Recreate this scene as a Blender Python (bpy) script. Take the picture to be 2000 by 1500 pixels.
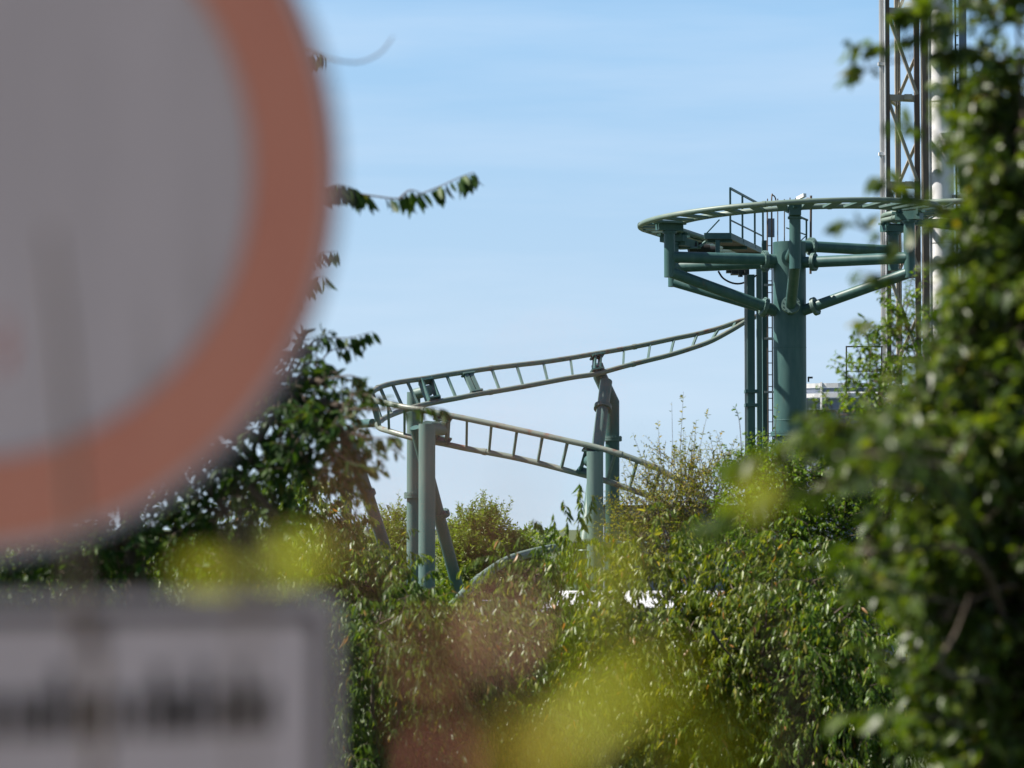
import bpy, math, random
import numpy as np
from mathutils import Vector, Matrix

# ------------------------------------------------------------------ camera, sky, sun, exposure
sc = bpy.context.scene
for o in list(bpy.data.objects):
    bpy.data.objects.remove(o)
COL = sc.collection
FPX, CZ = 5700.0, 4.5                       # focal length in photo pixels (2000 wide), eye height above the park
PITCH = math.atan(280 / FPX)
cam_d = bpy.data.cameras.new('camera')
cam = bpy.data.objects.new('camera', cam_d)
COL.objects.link(cam)
cam.location = (0, 0, CZ)
cam.rotation_euler = (math.pi / 2 + PITCH, 0, 0)
cam_d.sensor_width = 36
cam_d.lens = 36 * FPX / 2000
cam_d.clip_start, cam_d.clip_end = 0.05, 9000
cam_d.dof.use_dof = True
cam_d.dof.focus_distance = 78
cam_d.dof.aperture_fstop = 3.3
sc.camera = cam

SUN_EL, SUN_BACK = math.radians(50), math.radians(4)     # sun on the left, barely behind the things
sun_vec = Vector((-math.cos(SUN_EL) * math.cos(SUN_BACK), math.cos(SUN_EL) * math.sin(SUN_BACK), math.sin(SUN_EL)))
SKY_LIFT, HAZE = 0.35, 9.0
world = bpy.data.worlds.new("World")
sc.world = world
world.use_nodes = True
nt = world.node_tree
for n in list(nt.nodes):
    nt.nodes.remove(n)
wo = nt.nodes.new('ShaderNodeOutputWorld')
bg = nt.nodes.new('ShaderNodeBackground')
sky = nt.nodes.new('ShaderNodeTexSky')
sky.sky_type = 'NISHITA'
sky.sun_disc = False
sky.sun_elevation = SUN_EL
sky.sun_rotation = math.atan2(sun_vec.x, sun_vec.y)
sky.altitude = 0
sky.air_density, sky.dust_density, sky.ozone_density = 1.0, 0.3, 3.0
tcw = nt.nodes.new('ShaderNodeTexCoord')
mpw = nt.nodes.new('ShaderNodeMapping')
mpw.inputs['Scale'].default_value = (4, 4, 34)
mpw.inputs['Rotation'].default_value = (0, 0.06, 0)
nzw = nt.nodes.new('ShaderNodeTexNoise')                # thin streaks of high cloud
nzw.inputs['Scale'].default_value = 1.0
nzw.inputs['Detail'].default_value = 5
nzw.inputs['Roughness'].default_value = 0.55
rpw = nt.nodes.new('ShaderNodeValToRGB')
rpw.color_ramp.elements[0].position = 0.42
rpw.color_ramp.elements[0].color = (0, 0, 0, 1)
rpw.color_ramp.elements[1].position = 0.72
rpw.color_ramp.elements[1].color = (0.28, 0.28, 0.28, 1)
mxw = nt.nodes.new('ShaderNodeMix')
mxw.data_type = 'RGBA'
mxw.inputs['B'].default_value = (7.9, 8.8, 10.1, 1)
nt.links.new(tcw.outputs['Generated'], mpw.inputs['Vector'])
nt.links.new(mpw.outputs['Vector'], nzw.inputs['Vector'])
nt.links.new(nzw.outputs['Fac'], rpw.inputs['Fac'])
nt.links.new(rpw.outputs['Color'], mxw.inputs['Factor'])
# a clear blue autumn sky: the sky is looked up a little above the true height, then whitens towards the horizon
sepw = nt.nodes.new('ShaderNodeVectorMath'); sepw.operation = 'ADD'; sepw.inputs[1].default_value = (0, 0, SKY_LIFT)
nt.links.new(tcw.outputs['Generated'], sepw.inputs[0])
nrw = nt.nodes.new('ShaderNodeVectorMath'); nrw.operation = 'NORMALIZE'
nt.links.new(sepw.outputs[0], nrw.inputs[0])
nt.links.new(nrw.outputs[0], sky.inputs['Vector'])
xyz = nt.nodes.new('ShaderNodeSeparateXYZ')
nt.links.new(tcw.outputs['Generated'], xyz.inputs[0])
hzc = nt.nodes.new('ShaderNodeValToRGB')
hzc.color_ramp.elements[0].position = 0.0
hzc.color_ramp.elements[0].color = (0.655, 0.82, 0.965, 1)
hzc.color_ramp.elements[1].position = 0.19
hzc.color_ramp.elements[1].color = (0.365, 0.65, 0.985, 1)
nt.links.new(xyz.outputs['Z'], hzc.inputs['Fac'])
hzs = nt.nodes.new('ShaderNodeVectorMath'); hzs.operation = 'SCALE'; hzs.inputs['Scale'].default_value = HAZE
nt.links.new(hzc.outputs['Color'], hzs.inputs[0])
hzr = nt.nodes.new('ShaderNodeMapRange')
hzr.interpolation_type = 'SMOOTHSTEP'
hzr.inputs['From Min'].default_value = 0.17
hzr.inputs['From Max'].default_value = 0.25
hzr.inputs['To Min'].default_value = 1.0
hzr.inputs['To Max'].default_value = 0.0
nt.links.new(xyz.outputs['Z'], hzr.inputs['Value'])
hzm = nt.nodes.new('ShaderNodeMix'); hzm.data_type = 'RGBA'
nt.links.new(hzs.outputs[0], hzm.inputs['B'])
nt.links.new(hzr.outputs['Result'], hzm.inputs['Factor'])
nt.links.new(sky.outputs['Color'], hzm.inputs['A'])
nt.links.new(hzm.outputs['Result'], mxw.inputs['A'])
nt.links.new(mxw.outputs['Result'], bg.inputs['Color'])
bg.inputs['Strength'].default_value = 0.05
nt.links.new(bg.outputs['Background'], wo.inputs['Surface'])

sun_d = bpy.data.lights.new('sun', 'SUN')
sun_d.energy = 5.0
sun_d.angle = math.radians(0.5)
sun_d.color = (1.0, 0.94, 0.84)
sun = bpy.data.objects.new('sun', sun_d)
COL.objects.link(sun)
sun.rotation_euler = sun_vec.to_track_quat('Z', 'Y').to_euler()
sun.location = (-30, 0, 40)

sc.view_settings.view_transform = 'Standard'
sc.view_settings.look = 'None'
sc.view_settings.exposure = 1.05
sc.view_settings.gamma = 1
sc.render.engine = 'CYCLES'
sc.cycles.max_bounces = 7
sc.cycles.diffuse_bounces = 3
sc.cycles.glossy_bounces = 2
sc.cycles.transmission_bounces = 5
sc.cycles.transparent_max_bounces = 4
sc.cycles.caustics_reflective = sc.cycles.caustics_refractive = False
sc.cycles.use_denoising = True

# ------------------------------------------------------------------ helpers
AX, AU, AF = Vector((1, 0, 0)), Vector((0, -math.sin(PITCH), math.cos(PITCH))), Vector((0, math.cos(PITCH), math.sin(PITCH)))


def P(px, py, d):
    """the point of the place that the photo shows at (px, py), d metres away along the view"""
    return Vector((0, 0, CZ)) + AX * ((px - 1000) / FPX * d) + AU * ((750 - py) / FPX * d) + AF * d


def ground_z(y):
    t = min(1, max(0, (y - 9) / 15))
    return 2.75 * (1 - t * t * (3 - 2 * t))


def tag(o, label=None, cat=None, group=None, kind=None):
    if label: o['label'] = label
    if cat: o['category'] = cat
    if group: o['group'] = group
    if kind: o['kind'] = kind
    return o


def thing(name, label, cat, loc, group=None):
    o = bpy.data.objects.new(name, None)
    COL.objects.link(o)
    o.location = loc
    o.empty_display_size = 0.2
    return tag(o, label, cat, group)


def origin(parent):
    v = Vector((0, 0, 0))
    while parent is not None:
        v += Vector(parent.location)
        parent = parent.parent
    return v


def link(name, me, mat, parent=None, loc=None):
    o = bpy.data.objects.new(name, me)
    COL.objects.link(o)
    if mat: me.materials.append(mat)
    if parent is not None: o.parent = parent
    if loc is not None: o.location = loc
    return o


class MB:
    """collects shapes in world space and links them as one mesh"""
    def __init__(self):
        self.v, self.f, self.s = [], [], []

    def face(self, idx, smooth=False):
        self.f.append(idx); self.s.append(smooth)

    def tube(self, pts, r, seg=24, caps=True):
        pts = [Vector(p) for p in pts]
        n = len(pts)
        rr = r if isinstance(r, (list, tuple)) else [r] * n
        t0 = (pts[1] - pts[0]).normalized()
        u = t0.orthogonal().normalized()
        base = len(self.v)
        for i, p in enumerate(pts):
            if i == 0: t = pts[1] - pts[0]
            elif i == n - 1: t = pts[-1] - pts[-2]
            else: t = (pts[i + 1] - p).normalized() + (p - pts[i - 1]).normalized()
            t.normalize()
            u = (u - t * u.dot(t)).normalized()
            w = t.cross(u)
            for k in range(seg):
                a = 2 * math.pi * k / seg
                self.v.append(p + (u * math.cos(a) + w * math.sin(a)) * rr[i])
        for i in range(n - 1):
            for k in range(seg):
                a, b = base + i * seg + k, base + i * seg + (k + 1) % seg
                self.face((a, b, b + seg, a + seg), True)
        if caps:
            for i, rev in ((0, True), (n - 1, False)):
                c = len(self.v)
                self.v += self.v[base + i * seg: base + (i + 1) * seg]
                idx = list(range(c, c + seg))
                self.face(tuple(reversed(idx)) if rev else tuple(idx))
        return self

    def box(self, c, size, x=(1, 0, 0), z=(0, 0, 1), bevel=0.0):
        c, x, z = Vector(c), Vector(x).normalized(), Vector(z).normalized()
        y = z.cross(x).normalized()
        z = x.cross(y)
        hx, hy, hz = size[0] / 2, size[1] / 2, size[2] / 2
        b = len(self.v)
        for sx in (-1, 1):
            for sy in (-1, 1):
                for sz in (-1, 1):
                    self.v.append(c + x * hx * sx + y * hy * sy + z * hz * sz)
        for q in ((0, 1, 3, 2), (4, 6, 7, 5), (0, 4, 5, 1), (2, 3, 7, 6), (0, 2, 6, 4), (1, 5, 7, 3)):
            self.face(tuple(b + i for i in q))
        return self

    def bar(self, a, b, w, h, up=(0, 0, 1)):
        a, b = Vector(a), Vector(b)
        d = (b - a)
        up = Vector(up)
        if abs(d.normalized().dot(up)) > 0.98: up = Vector((0, 1, 0))
        x = d.normalized()
        y = up.cross(x).normalized()
        z = x.cross(y)
        return self.box((a + b) / 2, (d.length, w, h), x, z)

    def flange(self, c, axis, r, th=0.07, bolts=14, br=0.022):
        c, axis = Vector(c), Vector(axis).normalized()
        self.tube([c - axis * th, c - axis * th * 0.06], r, 32)
        self.tube([c + axis * th * 0.06, c + axis * th], r, 32)
        u = axis.orthogonal().normalized()
        w = axis.cross(u)
        for k in range(bolts):
            a = 2 * math.pi * k / bolts
            q = c + (u * math.cos(a) + w * math.sin(a)) * r * 0.87
            self.tube([q - axis * th * 1.3, q + axis * th * 1.3], br * 0.7, 6)
        return self

    def build(self, name, mat, parent=None, loc=None):
        o0 = origin(parent) if parent is not None else Vector(loc or (0, 0, 0))
        me = bpy.data.meshes.new(name)
        me.from_pydata([tuple(v - o0) for v in self.v], [], self.f)
        me.polygons.foreach_set('use_smooth', self.s)
        me.update()
        return link(name, me, mat, parent, None if parent is not None else o0)


def spline(pts, n=8):
    pts = [Vector(p) for p in pts]
    q = [pts[0] * 2 - pts[1]] + pts + [pts[-1] * 2 - pts[-2]]
    out = []
    for i in range(1, len(q) - 2):
        p0, p1, p2, p3 = q[i - 1], q[i], q[i + 1], q[i + 2]
        for k in range(n):
            t = k / n
            out.append(0.5 * ((2 * p1) + (p2 - p0) * t + (2 * p0 - 5 * p1 + 4 * p2 - p3) * t * t + (3 * p1 - p0 - 3 * p2 + p3) * t ** 3))
    out.append(pts[-1])
    return out


# ------------------------------------------------------------------ materials
def new_mat(name):
    m = bpy.data.materials.new(name)
    m.use_nodes = True
    t = m.node_tree
    b = t.nodes['Principled BSDF']
    return m, t, b


def node(t, kind, **kw):
    n = t.nodes.new(kind)
    for k, v in kw.items():
        if k in n.inputs: n.inputs[k].default_value = v
        else: setattr(n, k, v)
    return n


def paint(name, c1, c2, rough=0.5, rust=None, rust_amt=0.0, scale=1.5, metallic=0.0, spec=0.35, streak=True):
    m, t, b = new_mat(name)
    tc = node(t, 'ShaderNodeTexCoord')
    mp = node(t, 'ShaderNodeMapping')
    mp.inputs['Scale'].default_value = (scale, scale, scale * (0.25 if streak else 1))
    n1 = node(t, 'ShaderNodeTexNoise', Scale=2.2, Detail=6.0, Roughness=0.62)
    r1 = node(t, 'ShaderNodeValToRGB')
    r1.color_ramp.elements[0].color = (*c1, 1); r1.color_ramp.elements[0].position = 0.35
    r1.color_ramp.elements[1].color = (*c2, 1); r1.color_ramp.elements[1].position = 0.68
    t.links.new(tc.outputs['Object'], mp.inputs['Vector'])
    t.links.new(mp.outputs['Vector'], n1.inputs['Vector'])
    t.links.new(n1.outputs['Fac'], r1.inputs['Fac'])
    out = r1.outputs['Color']
    if rust:
        n2 = node(t, 'ShaderNodeTexNoise', Scale=3.5, Detail=8.0, Roughness=0.7)
        t.links.new(mp.outputs['Vector'], n2.inputs['Vector'])
        r2 = node(t, 'ShaderNodeValToRGB')
        r2.color_ramp.elements[0].position = 0.66 - rust_amt
        r2.color_ramp.elements[1].position = 0.78 - rust_amt * 0.8
        t.links.new(n2.outputs['Fac'], r2.inputs['Fac'])
        mx = node(t, 'ShaderNodeMix', data_type='RGBA')
        mx.inputs['B'].default_value = (*rust, 1)
        t.links.new(r2.outputs['Color'], mx.inputs['Factor'])
        t.links.new(out, mx.inputs['A'])
        out = mx.outputs['Result']
    t.links.new(out, b.inputs['Base Color'])
    b.inputs['Roughness'].default_value = rough
    b.inputs['Metallic'].default_value = metallic
    b.inputs['Specular IOR Level'].default_value = spec
    n3 = node(t, 'ShaderNodeTexNoise', Scale=30.0, Detail=3.0)
    bp = node(t, 'ShaderNodeBump', Strength=0.06, Distance=0.01)
    t.links.new(tc.outputs['Object'], n3.inputs['Vector'])
    t.links.new(n3.outputs['Fac'], bp.inputs['Height'])
    t.links.new(bp.outputs['Normal'], b.inputs['Normal'])
    return m


def leaf_mat(name, cols, rough=0.42, trans=0.35, tcol=None, spec=0.45):
    m, t, b = new_mat(name)
    g = node(t, 'ShaderNodeNewGeometry')
    r = node(t, 'ShaderNodeValToRGB')
    el = r.color_ramp.elements
    while len(el) < len(cols): el.new(0.5)
    for i, (p, c) in enumerate(cols):
        el[i].position = p; el[i].color = (*c, 1)
    t.links.new(g.outputs['Random Per Island'], r.inputs['Fac'])
    t.links.new(r.outputs['Color'], b.inputs['Base Color'])
    b.inputs['Roughness'].default_value = rough
    b.inputs['Specular IOR Level'].default_value = spec
    tr = node(t, 'ShaderNodeBsdfTranslucent')
    hs = node(t, 'ShaderNodeMix', data_type='RGBA', blend_type='MULTIPLY')
    hs.inputs['Factor'].default_value = 1
    hs.inputs['B'].default_value = (*(tcol or (1.9, 1.7, 0.45)), 1)
    t.links.new(r.outputs['Color'], hs.inputs['A'])
    t.links.new(hs.outputs['Result'], tr.inputs['Color'])
    ms = node(t, 'ShaderNodeMixShader', Fac=trans)
    t.links.new(b.outputs['BSDF'], ms.inputs[1])
    t.links.new(tr.outputs['BSDF'], ms.inputs[2])
    t.links.new(ms.outputs['Shader'], t.nodes['Material Output'].inputs['Surface'])
    return m


M = {}
M['green'] = paint('green_paint', (0.030, 0.086, 0.085), (0.062, 0.128, 0.120), rough=0.46, rust=(0.085, 0.085, 0.065), rust_amt=0.05)
M['green_light'] = paint('weathered_green_paint', (0.074, 0.138, 0.130), (0.125, 0.185, 0.168), rough=0.5, rust=(0.12, 0.085, 0.06), rust_amt=0.0)
M['rail'] = paint('worn_rail', (0.145, 0.19, 0.165), (0.20, 0.22, 0.185), rough=0.4, rust=(0.17, 0.085, 0.06), rust_amt=0.14, scale=0.9, streak=False)
M['ring_rail'] = paint('ring_rail', (0.115, 0.17, 0.145), (0.175, 0.215, 0.18), rough=0.45, rust=(0.16, 0.10, 0.07), rust_amt=0.0, scale=0.9, streak=False)
M['dark_steel'] = paint('dark_steel', (0.02, 0.03, 0.032), (0.045, 0.05, 0.048), rough=0.55)
M['rust'] = paint('rusty_steel', (0.09, 0.055, 0.035), (0.16, 0.095, 0.06), rough=0.8)
M['galv'] = paint('galvanised_steel', (0.32, 0.32, 0.32), (0.45, 0.45, 0.44), rough=0.45, metallic=0.5)
M['white'] = paint('white_paint', (0.66, 0.66, 0.68), (0.78, 0.78, 0.79), rough=0.4, rust=(0.4, 0.38, 0.34), rust_amt=-0.05)
M['beige'] = paint('cream_paint', (0.30, 0.27, 0.22), (0.40, 0.36, 0.30), rough=0.55, rust=(0.2, 0.14, 0.1), rust_amt=0.03)
M['brown'] = paint('brown_steel', (0.10, 0.075, 0.06), (0.16, 0.12, 0.095), rough=0.6)
M['black'] = paint('black_rubber', (0.012, 0.012, 0.013), (0.02, 0.02, 0.022), rough=0.6)
M['bluegrey'] = paint('blue_grey_wall', (0.16, 0.20, 0.28), (0.21, 0.25, 0.33), rough=0.7)
M['greyroof'] = paint('grey_fascia', (0.22, 0.21, 0.22), (0.30, 0.29, 0.29), rough=0.7)
M['redbrown'] = paint('red_brown_boards', (0.12, 0.05, 0.035), (0.17, 0.075, 0.05), rough=0.75)
M['glass'] = paint('window_glass', (0.05, 0.07, 0.09), (0.07, 0.09, 0.12), rough=0.08, spec=0.6)
M['sign_white'] = paint('weathered_shadow_streaked_white', (0.54, 0.50, 0.485), (0.62, 0.575, 0.56), rough=0.5, rust=(0.36, 0.33, 0.30), rust_amt=0.10, scale=4, spec=0.3)  # weathered white with soft vertical shadow streaks painted in by the rust mask
M['sign_red'] = paint('faded_sign_red', (0.64, 0.255, 0.165), (0.70, 0.31, 0.20), rough=0.5, scale=3, spec=0.3)
M['sign_black'] = paint('faded_black_lettering', (0.06, 0.055, 0.05), (0.09, 0.083, 0.075), rough=0.6)
M['alu'] = paint('dull_aluminium', (0.28, 0.28, 0.29), (0.38, 0.38, 0.39), rough=0.5, metallic=0.4)
M['bark'] = paint('brown_bark', (0.055, 0.04, 0.03), (0.11, 0.085, 0.065), rough=0.9, scale=6)
M['bark_pale'] = paint('grey_bark', (0.15, 0.115, 0.09), (0.26, 0.20, 0.16), rough=0.85, scale=6)
M['cherry_leaf'] = leaf_mat('cherry_leaves', [(0, (0.018, 0.046, 0.010)), (0.55, (0.030, 0.070, 0.014)), (0.95, (0.055, 0.105, 0.018)), (1, (0.09, 0.09, 0.02))], trans=0.3, spec=0.2, rough=0.5)
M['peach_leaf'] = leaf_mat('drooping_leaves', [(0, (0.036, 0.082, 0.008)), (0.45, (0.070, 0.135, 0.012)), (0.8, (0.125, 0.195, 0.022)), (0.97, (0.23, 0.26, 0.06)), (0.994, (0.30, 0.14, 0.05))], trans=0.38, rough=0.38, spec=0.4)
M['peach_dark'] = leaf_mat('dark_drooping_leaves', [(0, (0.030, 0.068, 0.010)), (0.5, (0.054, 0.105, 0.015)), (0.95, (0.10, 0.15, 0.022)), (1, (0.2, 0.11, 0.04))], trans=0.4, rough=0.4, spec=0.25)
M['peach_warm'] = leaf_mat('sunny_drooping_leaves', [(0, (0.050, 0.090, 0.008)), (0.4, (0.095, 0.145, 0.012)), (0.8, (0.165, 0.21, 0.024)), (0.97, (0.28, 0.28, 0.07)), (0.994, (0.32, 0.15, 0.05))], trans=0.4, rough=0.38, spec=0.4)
M['ivy_leaf'] = leaf_mat('small_green_leaves', [(0, (0.055, 0.125, 0.010)), (0.6, (0.10, 0.18, 0.017)), (1, (0.165, 0.23, 0.03))], trans=0.42, spec=0.25)
M['sparse_leaf'] = leaf_mat('yellowing_leaves', [(0, (0.10, 0.135, 0.018)), (0.5, (0.17, 0.18, 0.028)), (0.85, (0.25, 0.225, 0.045)), (1, (0.32, 0.22, 0.08))], trans=0.45, spec=0.25, tcol=(1.5, 1.5, 0.5))
M['laurel_leaf'] = leaf_mat('bright_green_leaves', [(0, (0.085, 0.145, 0.012)), (0.6, (0.135, 0.195, 0.016)), (1, (0.19, 0.23, 0.025))], trans=0.4, spec=0.3, tcol=(1.5, 1.6, 0.4))
M['bush_leaf'] = leaf_mat('oval_bush_leaves', [(0, (0.028, 0.055, 0.008)), (0.5, (0.052, 0.088, 0.012)), (0.9, (0.095, 0.135, 0.020)), (0.985, (0.13, 0.15, 0.025)), (1, (0.18, 0.11, 0.03))], trans=0.42, rough=0.4, spec=0.4, tcol=(1.8, 1.75, 0.3))
M['lime_leaf'] = leaf_mat('yellow_green_leaves', [(0, (0.31, 0.36, 0.014)), (1, (0.43, 0.44, 0.03))], trans=0.45, tcol=(1.5, 1.4, 0.4), spec=0.2)
M['yellow_leaf'] = leaf_mat('yellow_leaves', [(0, (0.38, 0.33, 0.035)), (1, (0.50, 0.40, 0.05))], trans=0.4, tcol=(1.4, 1.2, 0.5))
M['dull_red_leaf'] = leaf_mat('dull_red_leaves', [(0, (0.07, 0.016, 0.016)), (1, (0.09, 0.022, 0.02))], trans=0.1, spec=0.1, rough=0.7)
M['red_leaf'] = leaf_mat('reddish_leaves', [(0, (0.74, 0.29, 0.24)), (0.6, (0.76, 0.34, 0.24)), (1, (0.78, 0.42, 0.24))], trans=0.35, spec=0.2, tcol=(1.5, 0.9, 0.8))


def ground_material():
    m, t, b = new_mat('grass_ground')
    tc = node(t, 'ShaderNodeTexCoord')
    n = node(t, 'ShaderNodeTexNoise', Scale=0.6, Detail=8.0, Roughness=0.7)
    r = node(t, 'ShaderNodeValToRGB')
    r.color_ramp.elements[0].color = (0.03, 0.05, 0.015, 1); r.color_ramp.elements[0].position = 0.35
    r.color_ramp.elements[1].color = (0.075, 0.09, 0.035, 1); r.color_ramp.elements[1].position = 0.7
    t.links.new(tc.outputs['Object'], n.inputs['Vector'])
    t.links.new(n.outputs['Fac'], r.inputs['Fac'])
    t.links.new(r.outputs['Color'], b.inputs['Base Color'])
    b.inputs['Roughness'].default_value = 0.95
    return m


# ------------------------------------------------------------------ ground: an embankment by the eye, then the flat park
mb = MB()
ys = [-4000, -40, 0, 6, 9] + [9 + i * 1.25 for i in range(1, 13)] + [40, 150, 5000]
xs = [-4000, -60, -20, 20, 60, 4000]
for y in ys:
    for x in xs:
        mb.v.append(Vector((x, y, ground_z(y))))
nx = len(xs)
for j in range(len(ys) - 1):
    for i in range(nx - 1):
        a = j * nx + i
        mb.face((a, a + 1, a + nx + 1, a + nx), True)
tag(mb.build('ground', ground_material()), kind='structure')

mb = MB()  # unseen gravel sheet, added to bounce warm light onto the sign face
for y in (-60, -30, -10, 0, 3.2):
    for x in (-60, -15, 15, 60): mb.v.append(Vector((x, y, ground_z(y) + 0.006)))
for j in range(4):
    for i in range(3): mb.face((j * 4 + i, j * 4 + i + 1, j * 4 + i + 5, j * 4 + i + 4))
tag(mb.build('path', paint('bounce_gravel', (0.15, 0.115, 0.09), (0.20, 0.155, 0.125), rough=0.95, streak=False, scale=3)), kind='structure')

# ------------------------------------------------------------------ the two signs on their post (very near, out of focus)
SD = 2.206
PHI = math.radians(25)
s_c = P(-66, 305, SD)
s_r = Vector((math.cos(PHI), math.sin(PHI), 0))
s_n = Vector((math.sin(PHI), -math.cos(PHI), 0))
s_u = Vector((0, 0, 1))


def S(x, z, off=0.0):
    return s_c + s_r * x + s_u * z + s_n * off


def annulus(mb, r0, r1, off0, off1, seg=96):
    b = len(mb.v)
    for k in range(seg):
        a = 2 * math.pi * k / seg
        c, s = math.cos(a), math.sin(a)
        for (r, o) in ((r0, off0), (r1, off0), (r1, off1), (r0, off1)):
            mb.v.append(S(r * c, r * s, o))
    for k in range(seg):
        i, j = b + 4 * k, b + 4 * ((k + 1) % seg)
        for q in range(4):
            mb.face((i + q, i + (q + 1) % 4, j + (q + 1) % 4, j + q))


rs = thing('round_traffic_sign', 'big blurred round white sign with a broad faded red ring', 'sign', s_c)
mb = MB(); mb.tube([S(0, 0, -0.003), S(0, 0, 0.0)], 0.3, 96); mb.build('sign_face', M['sign_white'], rs)
mb = MB(); annulus(mb, 0.229, 0.292, 0.0035, 0.0005); mb.build('red_ring', M['sign_red'], rs)
mb = MB(); annulus(mb, 0.300, 0.304, -0.02, 0.002); mb.build('rim', M['alu'], rs)
for z in (0.16, -0.16):
    mb = MB(); mb.box(S(0, z, -0.013), (0.34, 0.018, 0.03), s_r, s_u); mb.build('rear_rail', M['alu'], rs)

PW, PH, PZ = 0.605, 0.334, -0.333 - 0.167
ps = thing('supplementary_sign', 'blurred rectangular plate with dark border and one line of black lettering under the round sign', 'sign', S(0, PZ))


def plate_outline(w, h, r, n=6):
    pts = []
    for cx, cz, a0 in ((w / 2 - r, h / 2 - r, 0), (-w / 2 + r, h / 2 - r, 90), (-w / 2 + r, -h / 2 + r, 180), (w / 2 - r, -h / 2 + r, 270)):
        for k in range(n + 1):
            a = math.radians(a0 + 90 * k / n)
            pts.append((cx + r * math.cos(a), cz + r * math.sin(a)))
    return pts


mb = MB()
ol = plate_outline(PW, PH, 0.02)
b = len(mb.v)
for off in (-0.003, 0.0):
    for x, z in ol: mb.v.append(S(x, PZ + z, off))
n = len(ol)
mb.face(tuple(range(n, 2 * n))); mb.face(tuple(reversed(range(n))))
for i in range(n): mb.face((i, (i + 1) % n, n + (i + 1) % n, n + i))
mb.build('plate', M['sign_white'], ps)
mb = MB()
o1, o2 = plate_outline(PW - 0.020, PH - 0.020, 0.018), plate_outline(PW - 0.042, PH - 0.042, 0.012)
for x, z in o1: mb.v.append(S(x, PZ + z, 0.0012))
for x, z in o2: mb.v.append(S(x, PZ + z, 0.0012))
for i in range(n): mb.face((i, (i + 1) % n, n + (i + 1) % n, n + i))
mb.build('border_line', M['sign_black'], ps)
def px_x(px):                                                # photo column -> place along the plate
    u, xc = (px - 1000) / FPX, (-66 - 1000) / FPX * SD
    return (u * SD - xc) / (math.cos(PHI) - u * math.sin(PHI))


rng = random.Random(5)                                       # one line of unreadable, out-of-focus lettering
for pa, pb, tall in ((-235, -190, 1), (-184, -150, 0), (-142, -100, 0), (-92, -62, 0), (-54, -14, 1), (-8, 26, 0), (34, 60, 0), (68, 104, 0), (112, 140, 1), (148, 184, 0), (192, 222, 0), (230, 262, 0), (270, 298, 0), (306, 340, 1), (346, 382, 0), (388, 418, 1), (425, 458, 0), (464, 478, 1), (486, 512, 0), (518, 548, 0)):
    xa, xb = px_x(pa), px_x(pb)
    zb = PZ + 0.060
    h = 0.052 if tall else 0.034
    mb = MB()
    mb.box(S(xa + 0.005, zb + h / 2, 0.001), (0.010, 0.0012, h), s_r, s_u)
    mb.box(S((xa + xb) / 2, zb + rng.choice((0.004, 0.018, 0.030)), 0.0012), (xb - xa - 0.006, 0.0012, 0.009), s_r, s_u)
    if xb - xa > 0.014: mb.box(S(xb - 0.005, zb + 0.017, 0.001), (0.010, 0.0012, 0.033), s_r, s_u)
    mb.build('letter', M['sign_black'], ps)

sp_x = S(0, 0, -0.055)
sp = thing('sign_post', 'grey steel tube post standing behind the round sign and the plate', 'post', (sp_x.x, sp_x.y, ground_z(sp_x.y)))
mb = MB(); mb.tube([(sp_x.x, sp_x.y, ground_z(2) - 0.1), (sp_x.x, sp_x.y, s_c.z + 0.33)], 0.03, 24); mb.build('pole', M['galv'], sp)
for z in (0.16, -0.16, PZ + 0.09, PZ - 0.09):
    mb = MB(); mb.tube([S(0, z - 0.015, -0.055), S(0, z + 0.015, -0.055)], 0.034, 24); mb.build('clamp', M['alu'], sp)

# ------------------------------------------------------------------ coaster, upper ring on its star mast
D0 = 80.0
mc = P(1543, 750, D0)
mc = Vector((mc.x, mc.y, 0))
H = lambda h: CZ + h


def ring_pt(r, th, dz=0.0):
    x, y = r * math.cos(th), r * math.sin(th)
    z = H(8.49 + 0.21 * max(-1, min(1, x / 4.1))) + dz
    return Vector((mc.x + x, mc.y + y, z))


RO, RI = 4.10, 3.16


def ring_path(side):
    r = RO if side else RI
    dz = 0.0 if side else -0.05
    th0 = math.radians(160)
    d = Vector((math.sin(th0), -math.cos(th0), 0))
    p0 = ring_pt(r, th0, dz)
    pts = [p0 + d * L for L in (9, 7.5, 6, 4.5, 3, 1.5, 0.7)]
    for k in range(161, 393, 4):
        pts.append(ring_pt(r, math.radians(k), dz))
    return pts


def build_track(name, label, left, right, ties, mat, base, group='coaster track', rail_r=0.073, tie_w=0.07, tie_h=0.05, plates=()):
    t = thing(name, label, 'coaster track', base, group)
    for pts in (left, right):
        mb = MB(); sp_ = spline(pts, 5); mb.tube(sp_, rail_r, 16)
        run = 0
        for i in range(1, len(sp_) - 1):                     # bolted splices
            run += (sp_[i] - sp_[i - 1]).length
            if run > 5.2:
                run = 0
                dv = (sp_[i + 1] - sp_[i - 1]).normalized()
                mb.tube([sp_[i] - dv * 0.05, sp_[i] + dv * 0.05], rail_r * 1.16, 16)
        mb.build('rail', mat, t)
    for i, (a, b) in enumerate(ties):
        mb = MB()
        if i in plates:
            d = (ties[min(i + 1, len(ties) - 1)][0] - a).normalized()
            mb.bar(a + d * 0.09, b + d * 0.09, 0.13, 0.10)
            mb.bar(a - d * 0.09, b - d * 0.09, 0.13, 0.10)
            u = (b - a).normalized()
            mb.box(a + u * 0.10, (0.42, 0.16, 0.05), d, u)
            mb.box(b - u * 0.10, (0.42, 0.16, 0.05), d, u)
        else:
            mb.bar(a, b, tie_w, tie_h)
        mb.build('cross_tie', M['green_light'], t)
    return t


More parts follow.
